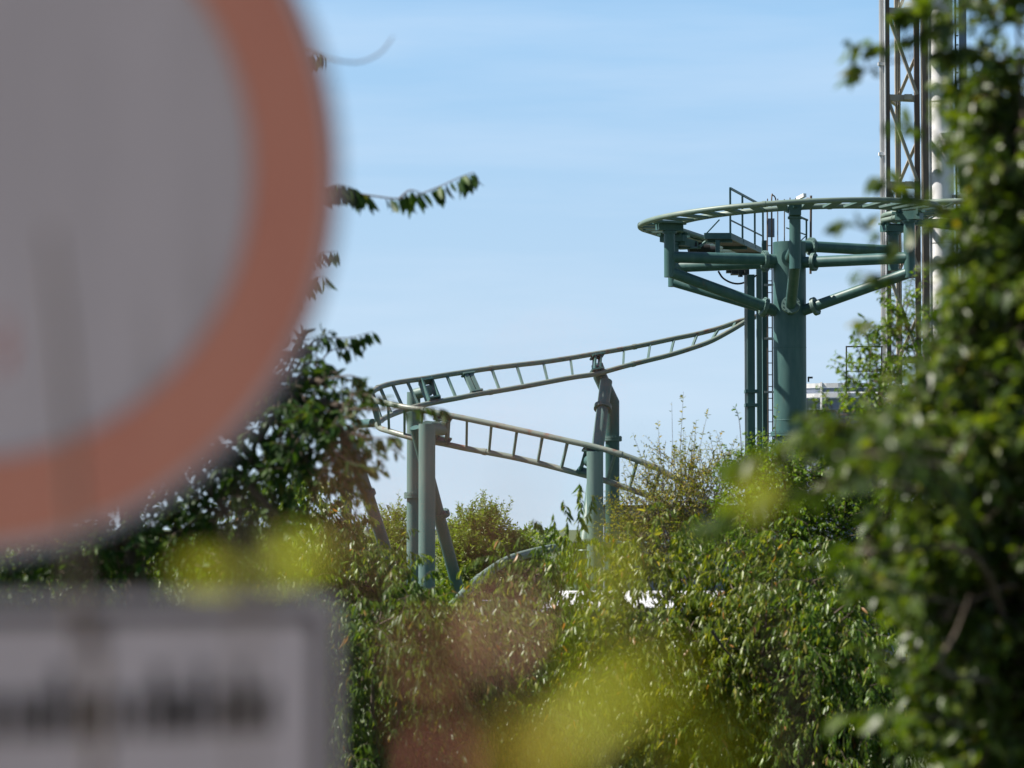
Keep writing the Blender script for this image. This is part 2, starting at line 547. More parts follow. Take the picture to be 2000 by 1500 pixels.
ro, ri = ring_path(True), ring_path(False)
dso, dsi = spline(ro, 5), spline(ri, 5)
ties = []
acc = 0
for i in range(1, len(dso)):
    acc += (dso[i] - dso[i - 1]).length
    if acc > 0.74:
        acc = 0
        ties.append((dso[i] + Vector((0, 0, -0.03)), dsi[i] + Vector((0, 0, -0.03))))
build_track('coaster_track', 'high green track curving in a flat ring round the thick mast', ro, ri, ties, M['ring_rail'], (mc.x, mc.y, 0), tie_w=0.26, tie_h=0.06)

mast = thing('support_mast', 'thick dark green mast with star arms carrying the high ring', 'coaster support', mc, 'coaster supports')
mb = MB(); mb.tube([(mc.x, mc.y, 0), (mc.x, mc.y, H(7.82))], 0.45, 48)
for h in (4.9, 2.9):
    mb.tube([(mc.x, mc.y, H(h)), (mc.x, mc.y, H(h) + 0.02), (mc.x, mc.y, H(h) + 0.04)], [0.449, 0.458, 0.449], 48)
mb.build('column', M['green'], mast)
mb = MB(); mb.flange((mc.x, mc.y, H((1030 - 848) / FPX * D0)), (0, 0, 1), 0.54, 0.06, 22); mb.build('flange', M['green'], mast)
for deg, htop, harm in ((196, 8.17, 7.33), (267, 8.30, 7.33), (332, 8.40, 7.25), (28, 8.40, 7.74), (153, 8.12, 7.28)):
    th = math.radians(deg)
    d = Vector((math.cos(th), math.sin(th), 0))
    rp = 3.48
    q = mc + d * rp
    zt = H(htop) - 0.02
    mb = MB(); mb.tube([(q.x, q.y, H(harm - 0.55)), (q.x, q.y, zt - 0.18)], 0.15, 28); post = mb.build('post', M['green'], mast)
    mb = MB()
    mb.tube([(q.x, q.y, zt - 0.18), (q.x, q.y, zt - 0.12)], 0.19, 28)
    mb.box((q.x, q.y, zt - 0.02), (0.70, 0.30, 0.18), d)
    mb.box((q.x, q.y, zt + 0.10), (0.94, 0.12, 0.06), d)
    for sx in (-0.28, 0.28):
        mb.box(Vector((q.x, q.y, zt + 0.1)) + d * sx, (0.06, 0.34, 0.16), d)
    mb.build('saddle', M['green'], mast)
    a0, a1 = mc + d * 0.42 + Vector((0, 0, H(harm))), mc + d * (rp - 0.05) + Vector((0, 0, H(harm)))
    mb = MB(); mb.tube([a0, a1], 0.155, 28); arm = mb.build('arm', M['green'], mast)
    mb = MB(); mb.flange(mc + d * 0.72 + Vector((0, 0, H(harm))), d, 0.25, 0.05, 14); mb.build('flange', M['green_light'], arm)
    if deg == 28: continue                                   # this arm has no strut
    b0, b1 = mc + d * 0.40 + Vector((0, 0, H(5.93))), mc + d * (rp - 0.06) + Vector((0, 0, H(harm - 0.42)))
    mb = MB(); mb.tube([b0, b1], 0.15, 28); st = mb.build('strut', M['green'], mast)
    dv = (b1 - b0).normalized()
    mb = MB(); mb.flange(b0 + dv * 0.36, dv, 0.255, 0.05, 12, 0.026); mb.build('flange', M['green_light'], st)

# ------------------------------------------------------------------ coaster, banked turn below
PAIRS = [  # top rail px, top depth, bottom rail px, bottom depth ; None in last = no tie
    ((1500, 612), 87.4, (1492, 612), 86.8, 1), ((1470, 620), 87.0, (1462, 625), 86.4, 1),
    ((1436, 630), 86.6, (1430, 644), 86.0, 1), ((1404, 641), 86.2, (1389, 666), 85.6, 1), ((1362, 652), 85.7, (1351, 680), 85.1, 1),
    ((1317, 661), 85.2, (1309, 693), 84.6, 1), ((1270, 671), 84.7, (1265, 704), 84.1, 1), ((1219, 681), 84.2, (1217, 716), 83.6, 1),
    ((1167, 690), 83.6, (1165, 730), 83.0, 0), ((1114, 699), 83.0, (1119, 737), 82.4, 1), ((1061, 707), 82.4, (1070, 746), 81.8, 1),
    ((1009, 713), 81.8, (1022, 755), 81.2, 1), ((960, 719), 81.3, (976, 763), 80.7, 1), ((912, 726), 80.7, (932, 770), 80.1, 2),
    ((872, 732), 80.2, (891, 778), 79.6, 1), ((830, 739), 79.6, (848, 786), 79.0, 0), ((795, 744), 79.0, (817, 793), 78.4, 1),
    ((766, 749), 78.3, (789, 801), 77.7, 1), ((742, 756), 77.4, (765, 810), 77.0, 1), ((727, 766), 76.3, (745, 820), 76.1, 1),
    ((723, 774), 75.2, (737, 829), 75.2, 1), ((732, 782), 74.2, (742, 836), 74.4, 1), ((758, 788), 73.3, (760, 842), 73.7, 1),
    ((790, 795), 72.8, (790, 851), 73.3, 1), ((825, 801), 72.5, (822, 859), 73.0, 1), ((866, 809), 72.3, (863, 866), 72.8, 0),
    ((912, 818), 72.1, (911, 876), 72.6, 1), ((960, 828), 71.9, (955, 884), 72.4, 1), ((1010, 839), 71.7, (1002, 893), 72.2, 1),
    ((1060, 850), 71.5, (1050, 904), 72.0, 1), ((1109, 861), 71.3, (1096, 916), 71.8, 1), ((1158, 872), 71.1, (1142, 928), 71.6, 0),
    ((1202, 884), 70.9, (1186, 940), 71.4, 1), ((1245, 899), 70.8, (1229, 955), 71.3, 1), ((1290, 918), 70.7, (1272, 971), 71.2, 1),
    ((1335, 945), 70.6, (1315, 992), 71.1, 1), ((1375, 975), 70.5, (1352, 1018), 71.0, 1), ((1410, 1008), 70.4, (1385, 1048), 70.9, 1)]
tl = [P(*p[0], p[1]) for p in PAIRS]
tr = [P(*p[2], p[3]) for p in PAIRS]
tie_idx = [i for i, p in enumerate(PAIRS) if p[4]]
ties = [(tl[i], tr[i]) for i in tie_idx]
bt = P(1000, 800, 78)
build_track('coaster_track', 'steeply banked green ladder-like track in a hairpin turn below the ring', tl, tr, ties, M['rail'],
            (bt.x, bt.y, 0), plates=[k for k, i in enumerate(tie_idx) if PAIRS[i][4] == 2], tie_w=0.06, tie_h=0.075)


def foot(p):
    return Vector((p.x, p.y, 0))


def bracket(mb, i, w=0.34):
    """saddle plates across the rails at pair i"""
    a, b = tl[i], tr[i]
    d = (tl[i + 1] - tl[i - 1]).normalized()
    u = (b - a).normalized()
    nn = u.cross(d).normalized()
    c = (a + b) / 2
    for s in (-1, 1):
        mb.box(c + d * w * 0.4 * s, ((b - a).length - 0.1, 0.05, 0.20), u, nn)
    mb.box(a + u * 0.12, (0.44, 0.24, 0.05), d, u)
    mb.box(b - u * 0.12, (0.44, 0.24, 0.05), d, u)
    return c, nn


def away(c, nn, tgt):
    return nn if (tgt - c).dot(nn) > 0 else -nn


# front left support (in front of the hairpin): upright post with a short side stub to the lower run
i_low = next(i for i, p in enumerate(PAIRS) if p[0] == (866, 809))
pt = P(834, 828, 71.6)
g = thing('coaster_support', 'nearest tall round green post with a flat open top at the hairpin', 'coaster support', foot(pt), 'coaster supports')
mb = MB(); mb.tube([foot(pt), pt], 0.205, 32); mb.build('column', M['green_light'], g)
mb = MB(); c, nn = bracket(mb, i_low); mb.build('bracket', M['green'], g)
mb = MB(); mb.tube([Vector((pt.x, pt.y, c.z)), c], 0.17, 24); mb.build('stub', M['green_light'], g)
# its raking leg, rising behind the post
q0, q1 = P(813, 838, 72.6), P(918, 1240, 74.5)
q2 = q0 + (q1 - q0) * ((q0.z) / (q0.z - q1.z))
mb = MB(); mb.tube([q0 - (q1 - q0).normalized() * 0.05, q2], 0.155, 28); lg = mb.build('raking_leg', M['green'], g)
dv = (q2 - q0).normalized()
mb = MB(); mb.flange(P(862, 1004, 73.4), dv, 0.215, 0.06, 14); mb.build('flange', M['green'], lg)

# rear left support for the upper run
i_up = next(i for i, p in enumerate(PAIRS) if p[0] == (830, 739))
pt = P(808, 766, 79.6)
g = thing('coaster_support', 'tall round green post just behind the nearest one with a bolted flange', 'coaster support', foot(pt), 'coaster supports')
mb = MB(); mb.tube([foot(pt), pt], 0.185, 32); mb.build('column', M['green_light'], g)
mb = MB(); c, nn = bracket(mb, i_up, 0.5); mb.build('bracket', M['green'], g)
mb = MB(); mb.tube([Vector((pt.x, pt.y, c.z - 0.1)), c], 0.15, 24); mb.build('stub', M['green_light'], g)
mb = MB(); mb.flange(Vector((pt.x, pt.y, P(0, 968, 79.6).z)), (0, 0, 1), 0.265, 0.07, 16); mb.build('flange', M['green_light'], g)

# far left A-frame at the tip of the hairpin
pt = P(676, 840, 77)
g = thing('coaster_support', 'forked support with upright and raking legs at the far left tip', 'coaster support', foot(pt), 'coaster supports')
mb = MB(); mb.tube([foot(pt), P(676, 850, 77)], 0.155, 28); mb.build('column', M['green'], g)
q0, q1 = P(676, 838, 77), P(752, 1070, 78)
q2 = q0 + (q1 - q0) * (q0.z / (q0.z - q1.z))
mb = MB(); mb.tube([q0, q2], 0.165, 28); lg = mb.build('raking_leg', M['green'], g)
dv = (q2 - q0).normalized()
mb = MB(); mb.flange(q0 + (q1 - q0) * 0.54, dv, 0.23, 0.06, 14); mb.build('flange', M['green'], lg)
mb = MB(); mb.tube([P(676, 845, 77), P(700, 828, 76.6), P(728, 826, 75.8)], 0.11, 20); mb.build('stub', M['green'], g)

# right pair: bent twin-leg support for the upper run
i_b = next(i for i, p in enumerate(PAIRS) if p[0] == (1167, 690))
top = P(1172, 728, 83.6)
g = thing('coaster_support', 'bent twin-legged green support holding the upper run of the hairpin', 'coaster support', foot(P(1190, 900, 82)), 'coaster supports')
mb = MB(); c, nn = bracket(mb, i_b, 0.25); mb.build('bracket', M['green'], g)
e1 = P(1196, 786, 83.8)
mb = MB(); mb.tube([P(1166, 712, 83.5), P(1172, 735, 83.6), e1, foot(e1)], [0.17, 0.2, 0.205, 0.205], 32); l2 = mb.build('column', M['green'], g)
mb = MB(); mb.flange(Vector((e1.x, e1.y, P(0, 857, 83.8).z)), (0, 0, 1), 0.275, 0.06, 16); mb.build('flange', M['green_light'], l2)
q0, q1 = P(1184, 745, 83.3), P(1168, 868, 82.0)
q2 = q0 + (q1 - q0) * (q0.z / (q0.z - q1.z))
mb = MB(); mb.tube([q0, q2], 0.175, 28); l1 = mb.build('raking_leg', M['green_light'], g)
mb = MB(); mb.flange(q0 + (q1 - q0) * 0.42, q1 - q0, 0.255, 0.06, 16); mb.build('flange', M['green_light'], l1)

i_l2 = next(i for i, p in enumerate(PAIRS) if p[0] == (1158, 872))
pt = P(1162, 882, 70.4)
g = thing('coaster_support', 'short round flat-topped green post in front of the bent twin-legged one', 'coaster support', foot(pt), 'coaster supports')
mb = MB(); mb.tube([foot(pt), pt], 0.2, 32); mb.build('column', M['green_light'], g)
mb = MB(); c, nn = bracket(mb, i_l2); mb.build('bracket', M['green'], g)
mb = MB(); mb.tube([Vector((pt.x, pt.y, c.z)), c], 0.15, 24); mb.build('stub', M['green'], g)

# ------------------------------------------------------------------ lift posts, ladder, walkway and its small fittings
def upright(px0, px1, ytop, d, mat, name, label, cat, grp=None, deep=0.3, strip=None, flanges=()):
    a, b = P(px0, ytop, d), P(px1, ytop, d)
    c = (a + b) / 2
    g = thing(name, label, cat, foot(c), grp)
    mb = MB(); mb.box((c.x, c.y, c.z / 2), (b.x - a.x, deep, c.z)); mb.build('column', mat, g)
    if strip:
        w = (b.x - a.x) * strip
        mb = MB(); mb.box((a.x - w * 0.5, c.y - deep * 0.2, c.z / 2), (w, 0.05, c.z - 0.02)); mb.build('conduit', M['galv'], g)  # paler metal strip standing in for the post's lit left edge
    for fy in flanges:
        z = P(0, fy, d).z
        mb = MB(); mb.box((c.x, c.y, z), (b.x - a.x + 0.16, deep + 0.16, 0.09)); mb.build('flange', M['green'], g)
    return g


upright(1459, 1473, 537, 83.0, M['green'], 'lift_post', 'square dark green post with a paler lit-edge strip left of the mast', 'coaster support', 'coaster supports', 0.34, 0.42, (765, 792))
upright(1477, 1487, 500, 84.2, M['green_light'], 'lift_post', 'lit side of a slender green post left of the ladder, as a paler upright', 'coaster support', 'coaster supports', 0.2)  # lit half of one post, built as a paler upright
upright(1488, 1497, 470, 84.8, M['green'], 'lift_post', 'shaded side of the same slender post by the caged ladder, as a darker upright', 'coaster support', 'coaster supports', 0.2)  # shaded half of that post, built as a darker upright

la, lb = P(1499, 540, 84.4), P(1508, 540, 84.4)
g = thing('ladder', 'narrow steel access ladder climbing beside the mast to the walkway', 'ladder', foot((la + lb) / 2))
ztop = P(0, 392, 84.4).z
for q in (la, lb):
    mb = MB(); mb.box((q.x, q.y, ztop / 2), (0.035, 0.06, ztop)); mb.build('side_rail', M['brown'], g)
z = 0.4
while z < ztop - 1.0:
    mb = MB(); mb.tube([(la.x, la.y, z), (lb.x, lb.y, z)], 0.014, 6); mb.build('rung', M['galv'], g); z += 0.34
for z in [2.2 + 1.55 * k for k in range(7)]:
    mb = MB(); mb.bar((la.x - 0.1, la.y - 0.02, z), (lb.x + 0.12, lb.y - 0.02, z), 0.05, 0.06); mb.build('cage_hoop', M['galv'], g)

wl = thing('walkway', 'green service walkway with handrails inside the high ring', 'walkway', P(1440, 470, 84))
dA, dB = 82.0, 86.6
hz = 8.18
fl = [Vector((P(1378, 0, dA).x, dA, H(hz))), Vector((P(1428, 0, dA).x, dA, H(hz))), Vector((P(1492, 0, dB).x, dB, H(hz))), Vector((P(1447, 0, dB).x, dB, H(hz)))]
ZV = Vector((0, 0, 1))
mb = MB()
nsl = 16
for k in range(nsl):
    t0, t1 = k / nsl, (k + 0.82) / nsl
    a, b_, c_, d_ = fl[0].lerp(fl[3], t0), fl[1].lerp(fl[2], t0), fl[1].lerp(fl[2], t1), fl[0].lerp(fl[3], t1)
    b = len(mb.v)
    for q in (a, b_, c_, d_): mb.v.append(q)
    for q in (a, b_, c_, d_): mb.v.append(q - ZV * 0.04)
    for q in ((0, 1, 2, 3), (7, 6, 5, 4), (0, 4, 5, 1), (1, 5, 6, 2), (2, 6, 7, 3), (3, 7, 4, 0)): mb.face(tuple(b + i for i in q))
mb.build('deck', M['brown'], wl)
mb = MB()
for a, b_ in ((fl[0], fl[1]), (fl[1], fl[2]), (fl[2], fl[3]), (fl[3], fl[0])):
    mb.bar(a + ZV * 0.03, b_ + ZV * 0.03, 0.05, 0.17)
mb.build('toe_board', M['green'], wl)
for t in (0.06, 0.5, 0.94):
    mb = MB(); mb.bar(fl[0].lerp(fl[3], t) - ZV * 0.09, fl[1].lerp(fl[2], t) - ZV * 0.09, 0.08, 0.09); mb.build('joist', M['green'], wl)
mb = MB(); mb.bar(fl[0].lerp(fl[1], 0.5) - ZV * 0.09, fl[0].lerp(fl[1], 0.5) - ZV * 0.5, 0.12, 0.12); mb.build('stanchion', M['green'], wl)
tops = []
for t in (0.0, 0.36, 0.74, 1.0):
    q = fl[1].lerp(fl[2], t)
    mb = MB(); mb.bar(q, q + ZV * 1.38, 0.055, 0.055); mb.build('handrail_post', M['green'], wl)
    tops.append(q + ZV * 1.38)
mb = MB(); mb.bar(tops[0], tops[-1], 0.05, 0.06); mb.bar(tops[0] - ZV * 0.9, tops[-1] - ZV * 0.9, 0.035, 0.035); mb.build('handrail', M['green'], wl)
mb = MB(); mb.bar(fl[0] + ZV * 0.05, fl[0] + Vector((0.42, 0.1, 0.5)), 0.035, 0.035); mb.build('brace', M['green'], wl)
mb = MB()
mb.bar(P(1534, 412, 83.5), P(1577, 430, 85), 0.05, 0.05); mb.bar(P(1536, 445, 83.5), P(1575, 459, 85), 0.03, 0.03)
mb.bar(P(1562, 472, 85), P(1575, 460, 85), 0.03, 0.03)
mb.build('handrail', M['green'], wl)
for x, y0, y1, d in ((1549, 416, 480, 84), (1575, 430, 480, 85)):
    mb = MB(); mb.bar(P(x, y0, d), P(x, y1, d), 0.05, 0.05); mb.build('handrail_post', M['green'], wl)
mb = MB(); mb.box(P(1506, 445, 85), (0.19, 0.12, 0.54)); mb.build('cabinet', M['bluegrey'], wl)

rods = thing('cage_rods', 'cluster of thin upright cage rods and a hoop above the ring', 'safety cage', P(1525, 500, 84.6))
mb = MB()
for x, y0, d in ((1499, 388, 84.2), (1519, 388, 84.6), (1532, 389, 84.8), (1543, 386, 85), (1554, 387, 85.2), (1560, 388, 84.5)):
    mb.tube([P(x, y0, d), P(x, 500, d)], 0.016, 6)
mb.tube(spline([P(1507, 500, 84.2), P(1507, 390, 84.2), P(1510, 382, 84.3), P(1514, 386, 84.5), P(1516, 396, 84.6)], 4), 0.02, 6)
mb.build('rods', M['brown'], rods)

g = thing('security_camera', 'small white security camera on a thin rod above the ring', 'camera', P(1561, 400, 84.5))
mb = MB(); mb.bar(P(1558, 388, 84.5), P(1572, 381, 84.1), 0.10, 0.10); mb.build('body', M['white'], g)
mb = MB(); mb.tube([P(1561, 388, 84.5), P(1561, 500, 84.5)], 0.015, 6); mb.build('bracket', M['brown'], g)
g = thing('speaker_pole', 'thin brown pole with small white loudspeaker horns beside the mast', 'pole', P(1584, 480, 85))
mb = MB(); mb.tube([P(1584, 382, 85), P(1583, 535, 85)], 0.035, 10); mb.build('pole', M['brown'], g)
for x, y in ((1578, 391), (1590, 393)):
    mb = MB(); mb.tube([P(1584, y, 85), P(x, y + 1, 84.8)], [0.04, 0.1], 12); mb.build('horn', M['white'], g)
mb = MB(); mb.tube(spline([P(1403, 530, 83.5), P(1412, 543, 83.4), P(1428, 552, 83.3), P(1445, 554, 83.3), P(1462, 548, 83.3), P(1477, 538, 83.4)], 5), 0.028, 8)
tag(mb.build('cable', M['black'], loc=P(1440, 540, 83.4)), 'thick black cable sagging under the walkway left of the mast', 'cable')

dr = thing('drive_unit', 'dark green tyre drive machinery hung under the track left of walkway', 'machinery', P(1350, 470, 82.5))
mb = MB(); mb.box(P(1333, 476, 82.3), (0.55, 1.2, 0.22), (0.93, -0.37, 0)); mb.box(P(1350, 466, 83.5), (0.45, 1.6, 0.10), (0.93, -0.37, 0)); mb.build('housing', M['green'], dr)
for k in range(4):
    c = P(1352 + 13 * k, 481 + 3.5 * k, 82.6 + 0.9 * k)
    mb = MB(); mb.tube([c + Vector((-0.1, 0, 0)), c + Vector((0.1, 0.04, 0))], 0.17, 18); mb.build('drive_wheel', M['black'], dr)
mb = MB(); mb.tube([P(1320, 484, 82), P(1368, 484, 82.3)], 0.035, 10); mb.bar(P(1366, 482, 82.2), P(1378, 472, 82.4), 0.06, 0.06); mb.build('linkage', M['green_light'], dr)
dr = thing('drive_motor', 'dark motor block under the walkway on top of the pale-edged post', 'machinery', P(1440, 530, 83.5))
mb = MB(); mb.box(P(1445, 531, 83.4), (0.5, 0.5, 0.16)); mb.box(P(1428, 529, 83.6), (0.28, 0.3, 0.12)); mb.build('housing', M['dark_steel'], dr)
mb = MB(); mb.tube([P(1446, 528, 83.1), P(1446, 541, 83.1)], 0.07, 12); mb.tube([P(1456, 528, 83.1), P(1456, 538, 83.1)], 0.05, 12); mb.build('motor', M['dark_steel'], dr)

# ------------------------------------------------------------------ low track behind the hedge, far right track end
lo = [P(790, 1262, 62), P(840, 1222, 63.5), P(882, 1182, 65), P(910, 1153, 66), P(935, 1130, 67), P(985, 1096, 68.5), P(1040, 1078, 70), P(1100, 1067, 71.5), P(1160, 1063, 73), P(1230, 1064, 74.5), P(1330, 1070, 76), P(1450, 1082, 77)]
lr = [p + Vector((0.04, 0.9, -0.03)) for p in lo]
dl, dr_ = spline(lo, 5), spline(lr, 5)
ties = [(dl[i], dr_[i]) for i in range(2, len(dl) - 1, 3)]
bt = P(1000, 1100, 68)
build_track('coaster_track', 'low pale green track rising out of the hedge behind the posts', lo, lr, ties, M['ring_rail'], (bt.x, bt.y, 0), rail_r=0.09)
for px, d, lab in ((1127, 72.6, 'leftmost stubby pale post under the low track'), (1138, 73.3, 'middle stubby pale post under the low track'), (1150, 72.0, 'rightmost stubby pale post under the low track')):
    q = P(px, 1078, d)
    g = thing('coaster_support', lab, 'coaster support', foot(q), 'coaster supports')
    mb = MB(); mb.tube([foot(q), q], 0.075, 18); mb.build('column', M['green_light'], g)
    mb = MB(); mb.box(q, (0.3, 0.5, 0.06)); mb.build('cap_plate', M['green'], g)

fr = [P(1990, 452, 92), P(1900, 448, 90), P(1800, 436, 88.2), P(1745, 430, 87.6), P(1726, 425, 87), P(1735, 419, 86.3), P(1780, 414, 85.8), P(1850, 412, 85.4), P(1960, 412, 85.4)]
f2 = [p + Vector((0.55, 0.15, 0.30)) for p in fr]
df, d2 = spline(fr, 5), spline(f2, 5)
ties = [(df[i], d2[i]) for i in range(2, len(df) - 1, 4)]
bt = P(1800, 430, 87)
build_track('coaster_track', 'short tight end of another green track at the high ring\'s right tip', fr, f2, ties, M['ring_rail'], (bt.x, bt.y, 0), rail_r=0.09)
q = P(1905, 445, 88)
g = thing('coaster_support', 'green post mostly behind the blurred bush under the second track end', 'coaster support', foot(q), 'coaster supports')
mb = MB(); mb.tube([foot(q), q], 0.24, 24); mb.build('column', M['green'], g)
mb = MB(); mb.bar(P(1775, 433, 87.6), P(1960, 436, 88.4), 0.2, 0.18); mb.build('cross_beam', M['green'], g)
q = P(1812, 436, 86.5)
mb = MB(); mb.tube([P(1775, 430, 87.4), P(1780, 520, 87.4)], 0.12, 16); mb.build('hanger', M['green_light'], g)

# ------------------------------------------------------------------ lattice tower and white tower at the right
DT = 112.0
def X(px, d=DT): return (px - 1000) / FPX * d
def Z(py, d=DT): return P(0, py, d).z
yT = P(0, 750, DT).y
ztop = Z(-330)
tw = thing('lattice_tower', 'tall cream lattice ride tower with cables behind the bush', 'ride tower', (X(1770), yT, 0))
tdep = 1.7
legs = [(1736, 0, 'brown'), (1797, 0.35, 'brown'), (1811, 0.0, 'brown'), (1768, tdep, 'beige'), (1820, tdep, 'beige')]
for px, dy, m in legs:
    mb = MB(); mb.box((X(px), yT + dy, ztop / 2), (0.2, 0.2, ztop)); mb.build('mast', M[m], tw)
mb = MB(); mb.box((X(1732) - 0.005, yT - 0.06, ztop / 2), (0.04, 0.34, ztop)); mb.build('guide_rail', M['white'], tw)
mb = MB(); mb.tube([(X(1725.5), yT, 0), (X(1725.5), yT, ztop)], 0.085, 20); mb.build('conduit', M['galv'], tw)
mb = MB()
for py in (298, 120, -60, 640): mb.box((X(1725), yT, Z(py)), (0.24, 0.24, 0.12))
mb.build('conduit_clamps', M['white'], tw)
mb = MB()
for px in (1761, 1764.5, 1768): mb.tube([(X(px), yT + 0.9, 0), (X(px), yT + 0.9, ztop)], 0.016, 6)
mb.build('cables', M['dark_steel'], tw)
lv = [530 + 172 * k for k in (3, 2, 1, 0, -1, -2, -3, -4, -5)]
for py in lv:
    mb = MB()
    mb.bar((X(1736), yT + 0.08, Z(py)), (X(1800), yT + 0.4, Z(py)), 0.2, 0.24)
    mb.bar((X(1741), yT + 0.2, Z(py)), (X(1768), yT + tdep, Z(py)), 0.16, 0.22)
    mb.box((X(1777), yT - 0.06, Z(py)), (0.30, 0.2, 0.21))
    mb.build('cross_beam', M['beige'], tw)
for a, b_ in zip(lv[:-1], lv[1:]):
    mb = MB()
    mb.bar((X(1740), yT + 0.12, Z(b_) - 0.15), (X(1797), yT + 0.3, Z(a) + 0.15), 0.12, 0.17, (0, 1, 0))
    mb.build('brace', M['beige'], tw)
    mb = MB()
    mb.bar((X(1768), yT + tdep, Z(a) + 0.15), (X(1797), yT + 0.5, Z((a + b_) / 2)), 0.12, 0.17, (0, 1, 0))
    mb.build('brace', M['beige'], tw)

tw = thing('white_tower', 'thick white tubular ride tower right of the lattice tower', 'ride tower', (X(1850), yT + 1, 0))
mb = MB(); mb.tube([(X(1850), yT + 1, 0), (X(1850), yT + 1, ztop)], 0.46, 40); mb.build('column', M['white'], tw)
mb = MB(); mb.tube([(X(1828), yT + 0.9, 0), (X(1828), yT + 0.9, ztop)], 0.04, 10); mb.tube([(X(1822), yT + 0.9, 0), (X(1822), yT + 0.9, ztop)], 0.09, 12); mb.build('pipe', M['white'], tw)
for py in (254, 283):
    mb = MB(); z = Z(py)
    mb.tube([(X(1862), yT + 0.6, z - 0.55), (X(1862), yT + 0.6, z)], [0.2, 0.42], 32); mb.build('collar', M['white'], tw)
mb = MB()
for py in (189, -40, 470, 700): mb.tube([(X(1850), yT + 1, Z(py)), (X(1850), yT + 1, Z(py) + 0.03)], 0.475, 40)
mb.build('weld_rings', M['galv'], tw)
lad = MB()
lad.bar((X(1875), yT + 0.5, 0), (X(1875), yT + 0.5, ztop), 0.06, 0.06)
z = 0.5
while z < ztop:
    lad.bar((X(1875), yT + 0.5, z), (X(1881), yT + 0.5, z), 0.04, 0.04); z += 0.36
lad.build('ladder', M['dark_steel'], tw)
for xa, ya, xb_, yb, r in ((1950, 90, 1880, 268, .13), (1880, 265, 1996, 265, .09), (1945, 395, 1872, 600, .09)):
    mb = MB(); mb.tube([(X(xa), yT + 1, Z(ya)), (X(xb_), yT + 1, Z(yb))], r, 14); mb.build('strut', M['white'], tw)
mb = MB(); mb.box((X(1883), yT + 0.7, Z(213)), (0.16, 0.3, 0.6)); mb.build('box', M['white'], tw)
mb = MB(); mb.bar((X(1875), yT + 0.5, Z(377)), (X(1950), yT + 1.5, Z(386)), 0.5, 0.1); mb.bar((X(1898), yT + 1, Z(380)), (X(1898), yT + 1, Z(520)), 0.22, 0.22); mb.build('platform', M['galv'], tw)
mb = MB(); mb.bar((X(1898), yT + 1.6, 0), (X(1898), yT + 1.6, ztop), 0.26, 0.26); mb.build('guide_mast', M['bluegrey'], tw)

# white ring gallery and frame low to the right of the mast
DG = 98.0
gy = P(0, 800, DG).y
gl = thing('gallery', 'white round gallery with panels standing right of the mast foot', 'gallery', (X(1650, DG), gy + 2, 0))
cx, cy, rg = X(1660, DG), gy + 2.2, 2.3
def ringband(mb, r0, r1, z0, z1, seg=36, gap=0):
    b = len(mb.v)
    for k in range(seg):
        a = 2 * math.pi * k / seg
        for r, z in ((r0, z0), (r1, z0), (r1, z1), (r0, z1)): mb.v.append(Vector((cx + r * math.cos(a), cy + r * math.sin(a), z)))
    for k in range(seg):
        i, j = b + 4 * k, b + 4 * ((k + 1) % seg)
        for q in range(4): mb.face((i + q, i + (q + 1) % 4, j + (q + 1) % 4, j + q))
zg = lambda y: Z(y, DG)
mb = MB(); ringband(mb, rg - 0.06, rg, zg(757), zg(748)); mb.build('top_rail', M['white'], gl)
mb = MB(); ringband(mb, rg - 0.05, rg - 0.02, zg(765), zg(757.5)); mb.build('infill', M['bluegrey'], gl)
mb = MB(); ringband(mb, rg - 0.3, rg + 0.05, zg(776), zg(768)); mb.build('deck', M['white'], gl)
mb = MB(); ringband(mb, rg - 0.5, rg - 0.1, zg(800), zg(777)); mb.build('skirt', M['bluegrey'], gl)
for k in range(18):
    a = 2 * math.pi * (k + 0.3) / 18
    mb = MB(); mb.box((cx + (rg + 0.03) * math.cos(a), cy + (rg + 0.03) * math.sin(a), (zg(800) + zg(746)) / 2), (0.07, 0.07, zg(746) - zg(800)), (math.cos(a), math.sin(a), 0)); mb.build('post', M['white'], gl)
mb = MB(); mb.tube([(cx, cy, 0), (cx, cy, zg(777))], rg - 0.6, 36); mb.build('core', M['bluegrey'], gl)
q = P(1579, 746, 96)
g = thing('floodlight', 'small dark floodlight on the gallery rail beside the mast', 'lamp', q)
mb = MB(); mb.bar(q, P(1579, 737, 96), 0.05, 0.05); mb.build('stem', M['dark_steel'], g)
mb = MB(); mb.bar(P(1577.5, 737.5, 96), P(1587, 737.5, 96), 0.12, 0.06); mb.build('head', M['dark_steel'], g)
g = thing('railing', 'thin brown square rail frame above the white gallery', 'railing', P(1690, 745, 97))
mb = MB()
for x in (1653, 1722): mb.bar(P(x, 676, 97), P(x, 770, 97), 0.045, 0.045)
mb.build('post', M['brown'], g)
mb = MB(); mb.bar(P(1652, 677, 97), P(1724, 677, 97), 0.045, 0.045); mb.bar(P(1654, 725, 97), P(1721, 725, 97), 0.03, 0.03); mb.build('rail', M['brown'], g)

